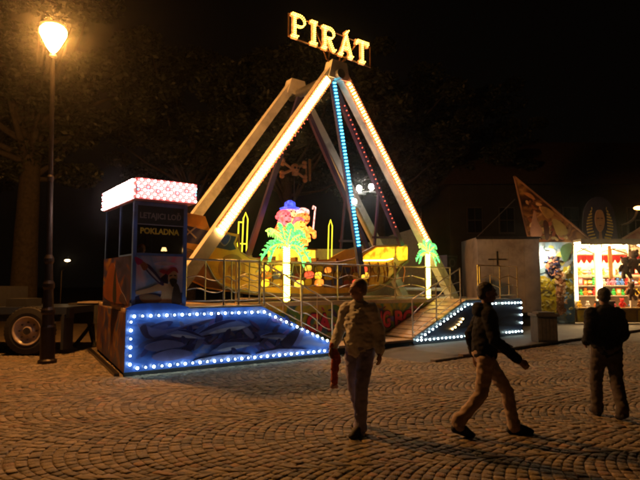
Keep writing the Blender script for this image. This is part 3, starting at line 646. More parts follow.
t = thing('floodlight_bar', 'grey cross bar holding the two floodlights', 'bar', (8.9, 3.74, 4.8)); m = M((.2, .17, .2)); m.beam((8.3, 3.80, 4.72), (9.5, 3.80, 4.94), .05, .05); m.build('bar_tube', METAL, t)

# ---- ticket booth
bt = thing('ticket_booth', 'blue framed glass ticket booth with bulb covered roof box and pirate painting', 'ticket booth', (.6, 1.0, 1.21))
BF = (.12, .25, .85); u0, u1, v0, v1 = .10, 1.14, .02, 2.0
m = M((.12, .10, .14)); m.bb((u0, v0+.03, 1.215), (u1, v1, 1.30)); m.build('floor', PAINT, bt)
SKYM = ramp_mat('booth_sky_mural', [(.25, (.12, .2, .7)), (.45, (.2, .38, .85)), (.55, (.65, .55, .85)), (.66, (.85, .3, .6)), (.8, (.4, .55, .9))], .9, 1.2, .35)
m = M(); m.bb((u0+.03, v0, 1.26), (u1-.03, v0+.03, 2.2)); m.build('front_board', SKYM, bt)
m = M(); m.bb((u0, v0+.04, 1.22), (u0+.03, v1, 2.2)); m.build('side_board', SANDM, bt)
m = M((.05, .05, .07)); m.bb((u1-.03, v0+.04, 1.22), (u1, v1, 2.2)); m.bb((u0+.03, v1-.03, 1.22), (u1-.03, v1, 3.22)); m.bb((u1-.03, v0+.075, 2.203), (u1, v1-.0, 3.22), col=(.03, .03, .04)); m.each('rear_board', PAINT, bt)
mural('painted_mountain', bt, [((.30, .10, .05), [(.5, 1.3), (.9, 1.7), (1.3, 2.1), (1.7, 1.9), (1.9, 1.4)]), ((.1, .07, .12), [(.3, 1.28), (.6, 1.5), (.8, 1.35)]), ((.05, .05, .05), [(1.0, 1.35), (1.12, 2.0), (1.25, 1.4)])], 0)
_pm = bpy.data.objects['painted_mountain']
for v_ in _pm.data.vertices:
    o_ = org_of(bt); a, b, c = v_.co.x+o_.x, v_.co.y+o_.y, v_.co.z+o_.z; v_.co = (u0-.001+b*1.0-o_.x, a-o_.y, c-o_.z)
PS = (.62, .40, .26); DS = (.26, .14, .10)
mural('painted_pirate', bt, [
 ((.03, .05, .22), [(.14, 1.42), (.45, 1.5), (.8, 1.45), (1.08, 1.5), (1.08, 1.3), (.14, 1.3)]),
 ((.03, .02, .06), [(.62, 1.75), (.72, 1.86), (.8, 1.95), (.78, 1.7), (.7, 1.6)]),
 (PS, [(.62, 1.28), (.66, 1.5), (.62, 1.62), (.75, 1.66), (.88, 1.68), (.98, 1.6), (1.0, 1.4), (.98, 1.28)]),
 (PS, [(.78, 1.66), (.62, 1.68), (.42, 1.60), (.2, 1.54), (.17, 1.50), (.22, 1.47), (.42, 1.5), (.62, 1.54), (.76, 1.54)]),
 (DS, [(.24, 1.46), (.42, 1.48), (.6, 1.44), (.66, 1.36), (.5, 1.30), (.3, 1.34)]),
 ((.28, .16, .10), [(.3, 1.42), (.4, 1.46), (.55, 1.40), (.5, 1.34), (.36, 1.36)]),
 (PS, [(.79, 1.72), (.78, 1.84), (.84, 1.93), (.92, 1.92), (.96, 1.82), (.94, 1.72), (.87, 1.66)]),
 ((.45, .03, .06), [(.76, 1.84), (.76, 1.93), (.84, 1.99), (.93, 1.98), (.97, 1.88), (.88, 1.92)]),
 ((.40, .03, .06), [(.77, 1.9), (.66, 1.95), (.6, 1.9), (.7, 1.86)]),
 ((.02, .012, .01), [(.80, 1.74), (.87, 1.78), (.95, 1.74), (.92, 1.64), (.86, 1.62)]),
 ((.02, .012, .01), [(.80, 1.83), (.85, 1.845), (.85, 1.825), (.80, 1.81)]), ((.02, .012, .01), [(.89, 1.845), (.93, 1.84), (.93, 1.82), (.89, 1.825)]),
 ((.05, .03, .03), [(.86, 1.30), (.90, 1.66), (.99, 1.62), (1.04, 1.3)]),
 ((.04, .02, .10), [(.30, 1.98), (.62, 1.66), (.68, 1.70), (.40, 2.03)]), ((.45, .40, .5), [(.36, 1.94), (.58, 1.72), (.60, 1.74), (.38, 1.97)]),
 ((.30, .10, .05), [(.20, 2.12), (.30, 1.92), (.38, 2.0), (.30, 2.08)]), ((.35, .02, .18), [(.14, 2.17), (.28, 2.1), (.2, 2.02), (.14, 2.1)]),
 ((.6, .5, .7), [(.5, 2.05), (.7, 2.1), (.95, 2.05), (.7, 2.02)])], v0-.001, k=4)
m = M(BF)
for u, v in ((u0+.03, v0+.03), (u1-.035, v0+.03), (u0+.03, v1-.03), (u0+.03, .95)): 
    r = .035 if v < .2 else .02; m.bb((u-r, v-r, 2.203 if v > .2 else 1.25), (u+r, v+r, 3.225))
m.each('corner_post', PAINT, bt)
m = M(BF); m.bb((u0+.07, v0-.004, 3.15), (u1-.075, v0+.05, 3.222)); m.bb((u0+.07, v0-.004, 2.203), (u1-.075, v0+.05, 2.25)); m.bb((u0, v0+.07, 2.203), (u0+.03, .92, 2.23)); m.each('window_frame', PAINT, bt)
m = M((.02, .02, .025)); m.bb((u0+.07, v0+.003, 2.80), (u1-.075, v0+.02, 3.147)); m.bb((u0+.07, v0, 2.785), (u1-.075, v0+.02, 2.797), col=(.3, .3, .4)); m.build('name_board', PAINT, bt)
m = M(); m.bb((u0+.07, v0+.024, 2.255), (u1-.075, v0+.03, 2.782)); m.each('window_pane', GLASS, bt)
m = M(); m.bb((u0+.01, v0+.075, 2.235), (u0+.018, .925, 3.215)); m.bb((u0+.01, .975, 2.205), (u0+.018, v1-.055, 3.215)); m.each('window_pane', GLASS, bt)
text('shop_lettering', 'LETAJICI LOĎ', .15, (u0+.11, v0+.001, 2.91), bt, PAINT, (.26, .22, .22), .003, .001, width=.80)
text('shop_lettering', 'POKLADNA', .15, (u0+.13, v0+.022, 2.62), bt, PAINT, (.62, .50, .06), .006, .001, width=.76)
m = M((.08, .05, .04)); m.bb((u0+.05, .35, 2.16), (u1-.05, .75, 2.2)); m.build('counter', PAINT, bt)
m = M((.12, .10, .12)); 
for i in range(7): m.bb((.22+i*.12, v1-.12, 2.5+.1*(i % 3)), (.30+i*.12, v1-.05, 2.75+.1*(i % 3)), col=[(.10, .07, .1), (.09, .09, .07), (.07, .05, .04)][i % 3])
m.each('pinned_notice', MATTE, bt)
bx = M((.85, .18, .18)); bx.bb((u0-.05, v0-.22, 3.235), (u1+.09, v1+.02, 3.62)); rb = bx.build('roof_box', PAINT, bt)
m = M((.9, .6, .55)); m.bb((u0-.053, v0-.06, 3.27), (u0-.0505, v1-.04, 3.585)); m.build('side_glare_sheet', emit('booth_side_glow', (1, .66, .6), 6), rb)  # glowing sheet added behind the bulbs to imitate their blown-out glare
cols = {k: M((1, 1, 1)) for k in 'WPC'}
for i, u in enumerate(np.arange(u0-.01, u1+.09, .062)):
    for j, z in enumerate(np.arange(3.275, 3.61, .062)):
        k_ = 'C' if (j in (2, 3) and i % 3 == 0) else ('P' if (i+j) % 2 else 'W')
        cols[k_].ball((u, v0-.235, z), .017 if k_ != 'W' else .021, 1)
for i, v in enumerate(np.arange(v0-.05, v1, .075)):
    for j, z in enumerate(np.arange(3.275, 3.61, .065)): cols['W' if (i+j) % 2 else 'P'].ball((u0-.07, v, z), .021, 1)
for k_, e in (('W', E_WHITE), ('P', E_PINK), ('C', emit('teal_bulb', (.1, .6, .8), 6))): q = cols[k_].build({'W': 'white_bulbs', 'P': 'pink_bulbs', 'C': 'teal_bulbs'}[k_], e, rb, smooth=True); q['kind'] = 'stuff'
dl = thing('desk_lamp', 'small warm desk lamp lit inside the ticket booth', 'lamp', (.86, .5, 2.2)); m = M((.1, .1, .1)); m.cyl((.86, .5, 2.2), (.86, .5, 2.34), .012); m.cyl((.86, .5, 2.2), (.86, .5, 2.21), .05); m.build('stand', METAL, dl)
m = M((.9, .6, .3)); m.lathe((.86, .5, 2.33), [(.06, 0), (.035, .07)], 12, cap=False); m.build('shade', emit('desk_glow', (1, .5, .16), 3.2), dl)

# ---- loudspeaker stack, canvas wall, trailer
for k_, (z, lb) in enumerate(((1.212, 'bottom black loudspeaker of the stack by the right leg'), (1.71, 'middle black loudspeaker of the stack by the right leg'), (2.21, 'topmost black loudspeaker of the stack by the right leg'))):
    t = thing('loudspeaker', lb, 'loudspeaker', (11.9, 2.5, z), group='stacked loudspeakers')
    m = M((.03, .025, .04)); m.bb((11.62, 2.3, z), (12.14, 2.75, z+.485)); m.build('cabinet', MATTE, t)
    m = M((.10, .08, .11)); m.bb((11.60, 2.285, z+.43), (12.16, 2.299, z+.47)); m.build('trim', METAL, t)
    m = M((.08, .07, .08)); m.lathe((0, 0, 0), [(.17, 0), (.16, .015), (.12, -.0), (.05, -.03), (.001, -.03)], 18, cap=False); m.v = [(a+11.88, 2.298-c_*.6-.002, b+z+.22) for a, b, c_ in m.v]; m.build('cone', RUBBER, t, smooth=True)
cw = thing('canvas_wall', 'pale grey canvas wall rising to the right behind the ship', 'canvas wall', (9.5, 5.3, 0))
m = M((.62, .59, .57)); m.prism([(7.4, .0), (7.4, 2.9), (9.62, 2.98), (13.3, 4.02), (14.3, 3.2), (14.6, .0)], 5.3, 5.36); m.build('canvas', CLOTH, cw)
m = M((.2, .19, .18)); 
for u in (7.4, 9.62, 11.5, 13.3): m.cyl((u, 5.42, 0), (u, 5.42, 2.9+max(0, (u-9.62)*.28)), .04)
m.each('pole', METAL, cw)
tr = thing('box_trailer', 'dull grey box trailer with ribbed wall between ride and prize stall', 'trailer', (7.1, 21.4, 0), 'W')
m = M((.48, .40, .32)); m.bb((6.1, 20.5, .55), (8.5, 22.8, 3.50)); m.build('body', PAINT, tr)
for i, x in enumerate(np.arange(6.1, 8.45, .6)): m = M((.42, .36, .30)); m.bb((x, 20.47, .6), (x+.592, 20.495, 3.42)); m.build('wall_panel', PAINT, tr)
m = M((.12, .10, .09)); m.bb((6.05, 20.44, 3.43), (8.52, 20.499, 3.52)); m.bb((6.5, 20.45, 2.62), (7.2, 20.468, 2.66)); m.bb((6.82, 20.44, 2.4), (6.86, 20.449, 2.95)); m.bb((6.05, 20.44, .5), (8.52, 20.499, .6)); m.each('trim', METAL, tr)
for x in (6.7, 7.9): m = M((.02, .02, .02)); m.cyl((x, 20.7, .38), (x, 20.95, .38), .38, n=20); m.build('wheel', RUBBER, tr)
gw = thing('guy_wire', 'thin guy wire running from trailer roof to the gable tip', 'wire', (6.1, 20.5, 3.5), 'W'); m = M((.4, .35, .3)); m.cyl((6.1, 20.55, 3.5), (8.1, 21.8, 5.2), .018, n=6); m.build('cable', METAL, gw)

# ================================================================== PRIZE STALL (world frame)
st = thing('prize_stall', 'brightly lit fairground prize stall with Egyptian painted front and red bunting', 'prize stall', (12.5, 22, .07), 'W')
YS = 22.0
def wp(a, b, t): return (a, t, b)
EGY = ramp_mat('egypt_gable_mural', [(.3, (.012, .008, .006)), (.46, (.10, .035, .012)), (.56, (.42, .20, .05)), (.63, (.12, .05, .02)), (.75, (.5, .28, .12)), (.85, (.15, .05, .02))], .8, 1.2, .3, (1, 1, 1.2))
m = M(); m.prism([(8.16, 6.16), (11.3, 3.43), (8.70, 3.43)], YS-.06, YS); m.build('gable_panel', EGY, st)
m = M((.35, .16, .07)); m.beam((8.14, YS-.07, 6.2), (11.35, YS-.07, 3.43), .06, .05); m.beam((8.14, YS-.07, 6.2), (8.68, YS-.07, 3.4), .06, .05); m.each('gable_trim', PAINT, st)
mural('gable_painting', st, dabs(30, 8.5, 9.3, 4.2, 5.2, [(.5, .2, .06), (.1, .04, .02), (.75, .4, .15), (.3, .1, .03)], .13, 11) + dabs(60, 8.75, 10.3, 3.5, 4.3, [(.5, .3, .1), (.12, .05, .02), (.7, .5, .2), (.3, .22, .08), (.4, .12, .05)], .13, 12, 1.8) + [((.55, .30, .18), [(8.75, 3.7), (8.8, 4.2), (8.95, 4.75), (9.05, 4.3), (9.25, 3.9), (9.1, 3.6)]), ((.5, .2, .05), [(8.5, 5.5), (8.8, 5.45), (9.0, 5.2), (8.75, 5.3)]),
   ((.5, .28, .06), [(9.2, 4.9), (9.5, 4.85), (9.75, 4.6), (9.5, 4.4), (9.3, 4.6)]), ((.40, .30, .08), [(9.7, 4.4), (10.1, 4.2), (10.3, 3.8), (9.9, 3.7), (9.75, 4.0)]), ((.10, .04, .02), [(9.3, 4.3), (9.5, 4.2), (9.5, 3.6), (9.35, 3.55)])], YS-.061)
SIDE = ramp_mat('egypt_side_mural', [(.25, (.10, .10, .12)), (.42, (.25, .42, .55)), (.55, (.5, .62, .65)), (.7, (.8, .72, .2)), (.85, (.5, .36, .14))], .9, 1.5, .35)
m = M(); m.prism([(8.70, 3.42), (10.53, 3.42), (10.45, .1), (9.1, .1)], YS-.06, YS); m.build('side_panel', SIDE, st)
mural('side_painting', st, dabs(90, 9.05, 10.4, .3, 3.3, [(.35, .5, .55), (.6, .6, .5), (.2, .3, .4), (.7, .6, .15), (.5, .55, .6)], .22, 5) + [
 ((.60, .42, .02), [(9.0, 1.9), (9.3, 2.0), (9.7, 1.5), (9.65, .5), (9.15, .3), (9.1, 1.2)]), ((.10, .07, .02), [(9.05, 1.4), (9.4, 1.45), (9.68, 1.15), (9.4, 1.3), (9.05, 1.3)]),
 ((.60, .26, .10), [(9.75, .5), (9.72, 1.3), (9.8, 1.9), (10.0, 2.2), (10.12, 1.8), (10.1, 1.2), (10.0, .5)]), ((.55, .22, .09), [(9.6, 2.25), (9.85, 2.35), (10.0, 2.1), (9.85, 1.85), (9.66, 1.95)]),
 ((.02, .02, .05), [(9.35, 2.7), (9.6, 2.85), (9.85, 2.7), (9.95, 2.35), (9.7, 2.3), (9.6, 1.9), (9.4, 2.1)]), ((.50, .15, .06), [(9.3, 2.45), (9.5, 2.6), (9.6, 2.4), (9.45, 2.2)]),
 ((.7, .55, .05), [(10.05, 2.4), (10.4, 2.2), (10.42, 1.4), (10.2, 1.3), (10.1, 1.9)]), ((.25, .45, .7), [(10.05, 1.2), (10.42, 1.1), (10.42, .25), (10.08, .3)]),
 ((.45, .5, .5), [(9.3, 3.0), (9.5, 3.16), (9.75, 3.1), (9.75, 2.95), (9.5, 2.9)]), ((.12, .25, .10), [(9.95, 3.1), (10.2, 3.35), (10.45, 3.3), (10.3, 2.8), (10.1, 2.6)])] + dabs(60, 9.05, 9.7, .4, 1.9, [(.75, .55, .05), (.6, .4, .03), (.4, .25, .05), (.85, .7, .2)], .10, 6) + dabs(40, 9.7, 10.12, .5, 2.2, [(.65, .3, .12), (.8, .45, .2), (.4, .15, .06), (.9, .6, .3)], .09, 7, 1.6) + dabs(40, 9.3, 9.95, 2.0, 2.85, [(.02, .02, .06), (.10, .06, .05), (.5, .2, .1), (.05, .1, .3)], .08, 8) + dabs(30, 10.05, 10.42, .4, 2.4, [(.85, .7, .2), (.3, .5, .7), (.9, .85, .6)], .09, 9), YS-.061)
# body of the stall
m = M((.25, .16, .08)); m.bb((10.5, 21.3, 3.40), (15.5, 24.6, 3.50)); m.bb((10.5, 21.25, 3.27), (15.5, 21.30, 3.50)); m.build('awning', PAINT, st)
m = M((.55, .45, .35)); m.bb((10.5, 24.5, .07), (15.5, 24.6, 3.39)); m.bb((10.46, 22.01, .07), (10.5, 24.6, 3.39)); m.bb((15.5, 22.0, .07), (15.55, 24.6, 3.5)); m.build('wall', PAINT, st)
m = M((.35, .22, .08)); m.bb((10.52, 21.95, .12), (15.45, 22.05, .66)); m.bb((10.5, 21.7, .66), (15.48, 22.3, .72)); m.build('counter', PAINT, st)
for i, x in enumerate(np.arange(10.58, 15.3, .62)): m = M([(.75, .55, .03), (.45, .10, .05), (.10, .22, .5), (.65, .4, .05)][i % 4]); m.bb((x, 21.925, .16), (x+.54, 21.948, .62)); m.build('counter_panel', PAINT, st)
m = M((.8, .72, .6))
for x in (10.56, 11.5, 12.9, 14.6): m.bb((x-.05, 22.05, .72), (x+.05, 22.15, 3.39))
m.each('post', PAINT, st)
m = M((.45, .35, .25))
for a, b in ((10.6, 11.45), (11.55, 12.85), (12.95, 14.55)): m.beam((a, 22.1, 2.95), (b, 22.1, 3.36), .05, .04); m.beam((a, 22.13, 3.36), (b, 22.13, 2.95), .05, .04); m.beam((a, 22.16, 2.9), (b, 22.16, 2.9), .04, .04)
m.each('lattice_bar', PAINT, st)
for i, x in enumerate(np.arange(10.62, 15.3, .24)): m = M((.55, .02, .03) if i % 2 else (.42, .015, .02)); m.prism([(x, 2.95), (x+.23, 2.95), (x+.23, 2.72), (x+.17, 2.60), (x+.115, 2.56), (x+.06, 2.60), (x, 2.72)], 22.5, 22.52); m.build('bunting_flap', CLOTH, st)
for i, z in enumerate((1.15, 1.6, 2.05)): m = M((.6, .5, .4)); m.bb((10.52, 23.9-.0, z), (15.45, 24.45, z+.03)); m.build('shelf', PAINT, st)
for i, (x, y) in enumerate(((10.8, 22.7), (12.3, 22.7), (13.8, 22.7), (11.1, 23.8), (12.9, 23.8))): m = M(); m.box((x+.4, y, 3.33), (1.1, .09, .05)); m.build('light_tube', E_STALL, st)
m = M(); m.box((11.58, 21.94, 2.1), (.12, .03, 2.4)); m.build('light_tube', emit('stall_post_tube', (1, .72, .36), 16), st)
m = M(); m.box((10.62, 21.99, 2.1), (.05, .03, 2.2)); m.build('light_tube', emit('stall_post_tube', (1, .72, .36), 16), st)
m = M((.3, .3, .3)); m.box((9.28, 21.6, 3.02), (.16, .10, .12)); m.beam((9.28, 21.65, 3.05), (9.28, 21.93, 3.12), .03, .03); m.build('panel_lamp_bracket', METAL, st)
m = M(); m.ball((9.28, 21.58, 2.93), (.10, .07, .06), 2); m.build('panel_lamp', emit('panel_spot', (1, .85, .6), 420), st, smooth=True)
m = M((.8, .3, .05)); m.box((12.05, 22.0, 2.6), (.16, .04, 1.4)); m.build('striped_banner', glowpaint('banner_glow', .5), st)
m = M(); m.ball((13.3, 21.2, 3.42), .07, 2); m.build('red_lamp', emit('stall_red', (1, .08, .02), 12), st)
# second gable on the right of the stall
m = M(); m.prism([(12.35, 3.52), (13.9, 4.55), (16.0, 5.6), (16.0, 3.52)], 21.55, 21.6); m.build('gable_panel', ramp_mat('red_gable_mural', [(.3, (.12, .02, .01)), (.5, (.28, .08, .03)), (.7, (.38, .18, .08))], 1.5, 1, .4), st)
m = M((.40, .18, .08)); m.beam((12.33, 21.53, 3.52), (16, 21.53, 5.66), .07, .05); m.each('gable_trim', PAINT, st)
# pharaoh head board
ph = thing('pharaoh_board', 'rounded board painted as an Egyptian pharaoh head on the stall roof', 'sign board', (11.75, 22.1, 3.51), 'W')
m = M((.05, .04, .06)); m.prism([(11.0, 3.51), (11.03, 4.2)] + arcpts(11.73, 4.5, .66, .86, 170, 10, 12) + [(12.43, 4.2), (12.48, 3.51)], 22.1, 22.16); m.build('board', PAINT, ph)
for s_ in (-1, 1):
    for i in range(11):
        z = 3.6 + i*.125; m = M((.75, .48, .08)); o = .20+.05*min(i, 3); e = .55 - .014*(i-4)**2*.5
        m.prism([(11.73+s_*o*.9, z), (11.73+s_*e, z-.05), (11.73+s_*e, z+.015), (11.73+s_*o*.9, z+.065)], 22.07, 22.098); m.build('headdress_stripe', PAINT, ph)
m = M((.6, .28, .10)); m.prism(smooth_poly([(11.73, 3.85), (11.58, 4.05), (11.53, 4.4), (11.6, 4.72), (11.73, 4.8), (11.86, 4.72), (11.93, 4.4), (11.88, 4.05)], 4), 22.05, 22.098); fc = m.build('face', PAINT, ph)
m = M((.36, .17, .07)); m.prism([(11.66, 3.52), (11.80, 3.52), (11.77, 3.86), (11.69, 3.86)], 22.04, 22.098); m.build('beard', PAINT, ph)
m = M((.02, .015, .015)); m.bb((11.60, 22.04, 4.42), (11.70, 22.049, 4.45)); m.bb((11.76, 22.04, 4.42), (11.86, 22.049, 4.45)); m.bb((11.68, 22.04, 4.12), (11.78, 22.049, 4.14)); m.each('eyes_and_mouth', MATTE, fc)
# prizes
PC = {'red': (.7, .04, .04), 'yellow': (.8, .55, .04), 'green': (.06, .5, .12), 'blue': (.08, .22, .7), 'white': (.75, .7, .65), 'pink': (.8, .2, .35), 'brown': (.25, .12, .05), 'orange': (.8, .25, .04)}
def toy(label, pos, s, col, group, cat='plush toy', name='plush_prize', hang=0):
    t = thing(name, label, cat, pos, 'W', group=group); x, y, z = pos
    m = M(col); m.ball((x, y, z+.30*s), (.20*s, .16*s, .26*s), 2); m.ball((x, y-.02*s, z+.68*s), (.19*s, .17*s, .18*s), 2); m.ball((x-.15*s, y, z+.84*s), .07*s, 1); m.ball((x+.15*s, y, z+.84*s), .07*s, 1)
    for a in (-1, 1):
        m.tube([(x+a*.14*s, y-.02, z+.46*s), (x+a*.28*s, y-.06*s, z+.30*s), (x+a*.30*s, y-.1*s, z+.16*s)], [.08*s, .075*s, .07*s], 8)
        m.tube([(x+a*.10*s, y-.02, z+.12*s), (x+a*.15*s, y-.10*s, z-.02*s), (x+a*.17*s, y-.16*s, z-(.14 if hang else .0)*s)], [.095*s, .09*s, .085*s], 8)
    m.build('body', CLOTH, t, smooth=True)
    if s > .45:
        m = M((.02, .02, .02)); m.ball((x-.06*s, y-.17*s, z+.72*s), .022*s, 1); m.ball((x+.06*s, y-.17*s, z+.72*s), .022*s, 1); m.ball((x, y-.19*s, z+.64*s), .03*s, 1); m.build('face', MATTE, t, smooth=True)
        if hang: m = M((.3, .25, .2)); m.cyl((x, y, z+.83*s), (x, y, 3.27), .008, n=5); m.build('string', MATTE, t)
    return t
ORD = 'first second third fourth fifth sixth seventh eighth ninth tenth eleventh twelfth thirteenth fourteenth fifteenth sixteenth seventeenth eighteenth nineteenth twentieth'.split()
def prize_other(kind, label, pos, s, col, group):
    x, y, z = pos; t = thing('prize_'+kind, label, kind, pos, 'W', group=group); m = M(col)
    if kind == 'ball':
        m.ball((x, y, z+.11*s/.36), .11*s/.36, 2); b = m.build('ball', PAINT, t, smooth=True); m = M((.8, .8, .75)); m.lathe((x, y, z+.09*s/.36), [(.109*s/.36, 0), (.113*s/.36, .02), (.109*s/.36, .04)], 14, cap=False); m.build('stripe', PAINT, b)
    else:
        m.box((x, y, z+.13*s/.36), (.17*s/.36, .12, .26*s/.36)); b = m.build('carton', PAINT, t); m = M((.85, .8, .6)); m.box((x, y-.063, z+.14*s/.36), (.11*s/.36, .004, .13*s/.36)); m.build('carton_print', PAINT, b)
    return t
ROW = ('top shelf', 'middle shelf', 'bottom shelf')
for r, z in enumerate((2.08, 1.63, 1.18)):
    for i, x in enumerate(np.arange(10.72, 14.6, .21)):
        c = random.choice(list(PC)); kd_ = random.choice(['plush', 'plush', 'ball', 'box']); pl = ORD[i]+' from the left'; P_ = (x+random.uniform(-.02, .02), 24.05, z+.032); S_ = .36+random.uniform(-.09, .06)
        if kd_ == 'plush': toy(c+' plush prize, '+pl+' on the '+ROW[r]+' of the lit stall', P_, S_, PC[c], 'prizes on the stall shelves')
        else: prize_other(kd_, c+(' striped ball prize, ' if kd_ == 'ball' else ' boxed prize, ')+pl+' on the '+ROW[r]+' of the lit stall', P_, S_, PC[c], 'prizes on the stall shelves')
for i, x in enumerate(np.arange(10.8, 14.4, .36)):
    c = list(PC)[(i*3+1) % 8]; toy(c+' plush prize sitting on the stall counter, '+ORD[i]+' from the left', (x, 22.25, .722), .40*random.uniform(.75, 1.1), PC[c], 'plush prizes on the stall counter')
for (x, z, s, c, lb) in ((12.42, 2.05, .85, (.09, .05, .03), 'leftmost big dark brown plush bear hanging from the stall awning'), (12.80, 2.25, .95, (.16, .09, .05), 'big tan brown plush bear hanging in the middle of the stall front'), (13.22, 2.0, .95, (.05, .035, .03), 'big near black plush bear hanging at the right edge of the photo'),
                          (12.62, 1.15, .72, (.22, .13, .08), 'light brown plush bear hanging lowest under the dark bears'), (13.12, 1.0, .70, (.14, .07, .05), 'reddish brown plush bear hanging low by the right edge')):
    toy(lb, (x, 21.6, z), s, c, 'large plush toys hanging from the awning', hang=1, name='hanging_plush_toy')
# dark crate by the counter and litter bin by the kerb
t = thing('crate', 'dark crate standing in front of the lit stall counter', 'crate', (11.15, 20.9, .07), 'W'); m = M((.035, .025, .02)); 
m.bb((10.9, 20.7, .07), (11.42, 21.1, 1.0)); m.build('box', MATTE, t); m = M((.05, .04, .03)); m.bb((10.87, 20.67, .95), (11.45, 21.13, 1.03)); m.build('lid', MATTE, t)
t = thing('litter_bin', 'dark square litter bin standing between the ride and the painted stall panel', 'litter bin', (6.25, 14.95, .07), 'W')
m = M((.045, .04, .035)); m.prism([(5.98, 14.7), (6.52, 14.7), (6.52, 15.2), (5.98, 15.2)], .10, .78, plane='xy'); m.build('body', MATTE, t)
m = M((.06, .05, .045)); m.prism([(5.93, 14.65), (6.57, 14.65), (6.57, 15.25), (5.93, 15.25)], .785, .86, plane='xy'); m.prism([(6.02, 14.74), (6.48, 14.74), (6.48, 15.16), (6.02, 15.16)], .86, .90, plane='xy'); m.build('rim', MATTE, t)
m = M((.02, .02, .02)); m.bb((5.99, 14.71, .07), (6.51, 15.19, .10)); m.build('foot', MATTE, t)
m = M((.075, .065, .055))
for i in range(5): m.bb((6.0+i*.104, 14.685, .14), (6.09+i*.104, 14.698, .74))
m.each('slat', MATTE, t)

# ================================================================== STREET LAMPS
lp = thing('street_lamp', 'tall street lamp with glowing orange bowl on a banded black post at left', 'street lamp', (-5.79, 11.43, 0), 'W')
cx, cy = -5.79, 11.43; IR = (.045, .035, .03)
m = M(IR); m.lathe((cx, cy, 0), [(.19, -.02), (.19, .06), (.15, .09), (.145, .75), (.12, .80), (.115, 1.02), (.14, 1.06), (.14, 1.12), (.105, 1.18), (.095, 1.55), (.12, 1.6), (.12, 1.68), (.085, 1.75), (.075, 2.1), (.10, 2.15), (.10, 2.22), (.062, 2.3), (.055, 3.9), (.07, 3.93), (.07, 4.0), (.048, 4.05), (.042, 6.72)], 16)
m.build('post', surf('iron', .4, metal=.6, var=.3, bump=.2), lp, smooth=False)
m = M(); m.lathe((cx, cy, 6.78), [(.05, .06), (.11, .14), (.20, .32), (.27, .47), (.27, .55), (.22, .62)], 20); m.build('bowl', E_LAMP, lp, smooth=True)
m = M(IR); m.lathe((cx, cy, 7.41), [(.29, 0), (.28, .03), (.16, .09), (.04, .13), (.015, .19)], 20); m.build('cap', METAL, lp, smooth=True)
m = M(IR); m.lathe((cx, cy, 6.68), [(.06, 0), (.09, .04), (.07, .09)], 14); m.build('collar', METAL, lp)
def small_lamp(label, x, y, z, s, col, strength, arm):
    t = thing('street_lamp', label, 'street lamp', (x, y, 0), 'W')
    m = M((.12, .1, .08)); pts = [(x, y, 0), (x, y, z-.9)] + [(x+arm*math.sin(q), y, z-.9+.9*(1-math.cos(q))/1) for q in np.linspace(.2, 1.5, 6)]
    m.tube(pts, .05, 8); m.each('post', METAL, t); m = M(); m.ball((x+arm*1.05, y-.05, z-.06), (.2*s, .16*s, .08*s), 2); m.build('lamp_head', emit('far_lamp_%g' % z, col, strength), t, smooth=True)
small_lamp('small street lamp on a curved arm above the stall at far right', 14.85, 26, 5.5, 1.2, (1, .42, .1), 12, .85)
small_lamp('tiny far off street lamp low between the dark trees', -21.9, 45, 3.78, 1.2, (1, .72, .38), 10, .45)

lp.rotation_euler = (0, math.radians(-1.4), 0)
# ================================================================== TRUCK TRAILER at left
tk = thing('flatbed_trailer', 'dark flatbed trailer with a big tyre parked beside the street lamp', 'trailer', (-8.3, 13.1, 0), 'W')
m = M((.03, .04, .07)); m.bb((-11.5, 12.75, .95), (-6.05, 15.0, 1.12)); m.bb((-11.5, 12.85, .78), (-6.3, 12.98, .949)); m.bb((-11.5, 14.75, .78), (-6.3, 14.9, .949)); m.build('bed', PAINT, tk)
m = M((.02, .02, .02)); m.bb((-7.6, 12.9, 1.122), (-7.1, 13.6, 1.32)); m.bb((-8.9, 13.0, 1.122), (-7.9, 14.4, 1.62)); m.build('load_box', MATTE, tk)
m = M((.02, .025, .04)); m.bb((-6.14, 12.7, .12), (-6.08, 13.2, .95)); m.build('mudflap', RUBBER, tk)
m = M((.05, .06, .1)); m.bb((-6.08, 12.76, .86), (-5.98, 13.0, 1.1)); m.build('tail_lamp_bracket', METAL, tk)
def wheel(cx, cz, y, R_, parent):
    def L(prof, col, n, sm=True, mat=RUBBER, par=None):
        m = M(col); m.lathe((0, 0, 0), prof, 32, cap=False); m.v = [(a+cx, y+c_, b+cz) for a, b, c_ in m.v]; return m.build(n, mat, par or parent, smooth=sm)
    ty = L([(.34, -.02), (.42, -.03), (.54, -.01), (R_, .05), (R_+.01, .15), (R_, .25), (.5, .3)], (.022, .02, .02), 'tyre', False)
    L([(.34, -.035), (.325, -.04), (.30, -.02), (.28, .05), (.12, .07), (.11, .0), (.06, -.01)], (.50, .40, .34), 'rim', True, PAINT, ty)
    m = M((.12, .12, .14)); 
    for a in range(8): q = a*math.pi/4; m.cyl((cx+.2*math.cos(q), y+.05, cz+.2*math.sin(q)), (cx+.2*math.cos(q), y+.02, cz+.2*math.sin(q)), .022, n=6)
    m.cyl((cx, y+.05, cz), (cx, y-.03, cz), .085, n=14); m.each('hub', METAL, ty)
    m = M((.03, .03, .03))
    for a in range(40): q = a*math.pi/20; m.box((cx+(R_+.005)*math.cos(q), y+.14, cz+(R_+.005)*math.sin(q)), (.02, .2, .04), Matrix.Rotation(-q, 3, 'Y'))
    m.build('tread', RUBBER, ty)
wheel(-6.86, .575, 12.55, .56, tk); wheel(-8.3, .575, 12.55, .56, tk)
t = thing('equipment_case', 'dark equipment case with its top coloured pale as if lit between the trailer and the ride', 'equipment case', (-6.3, 14.6, 0), 'W')
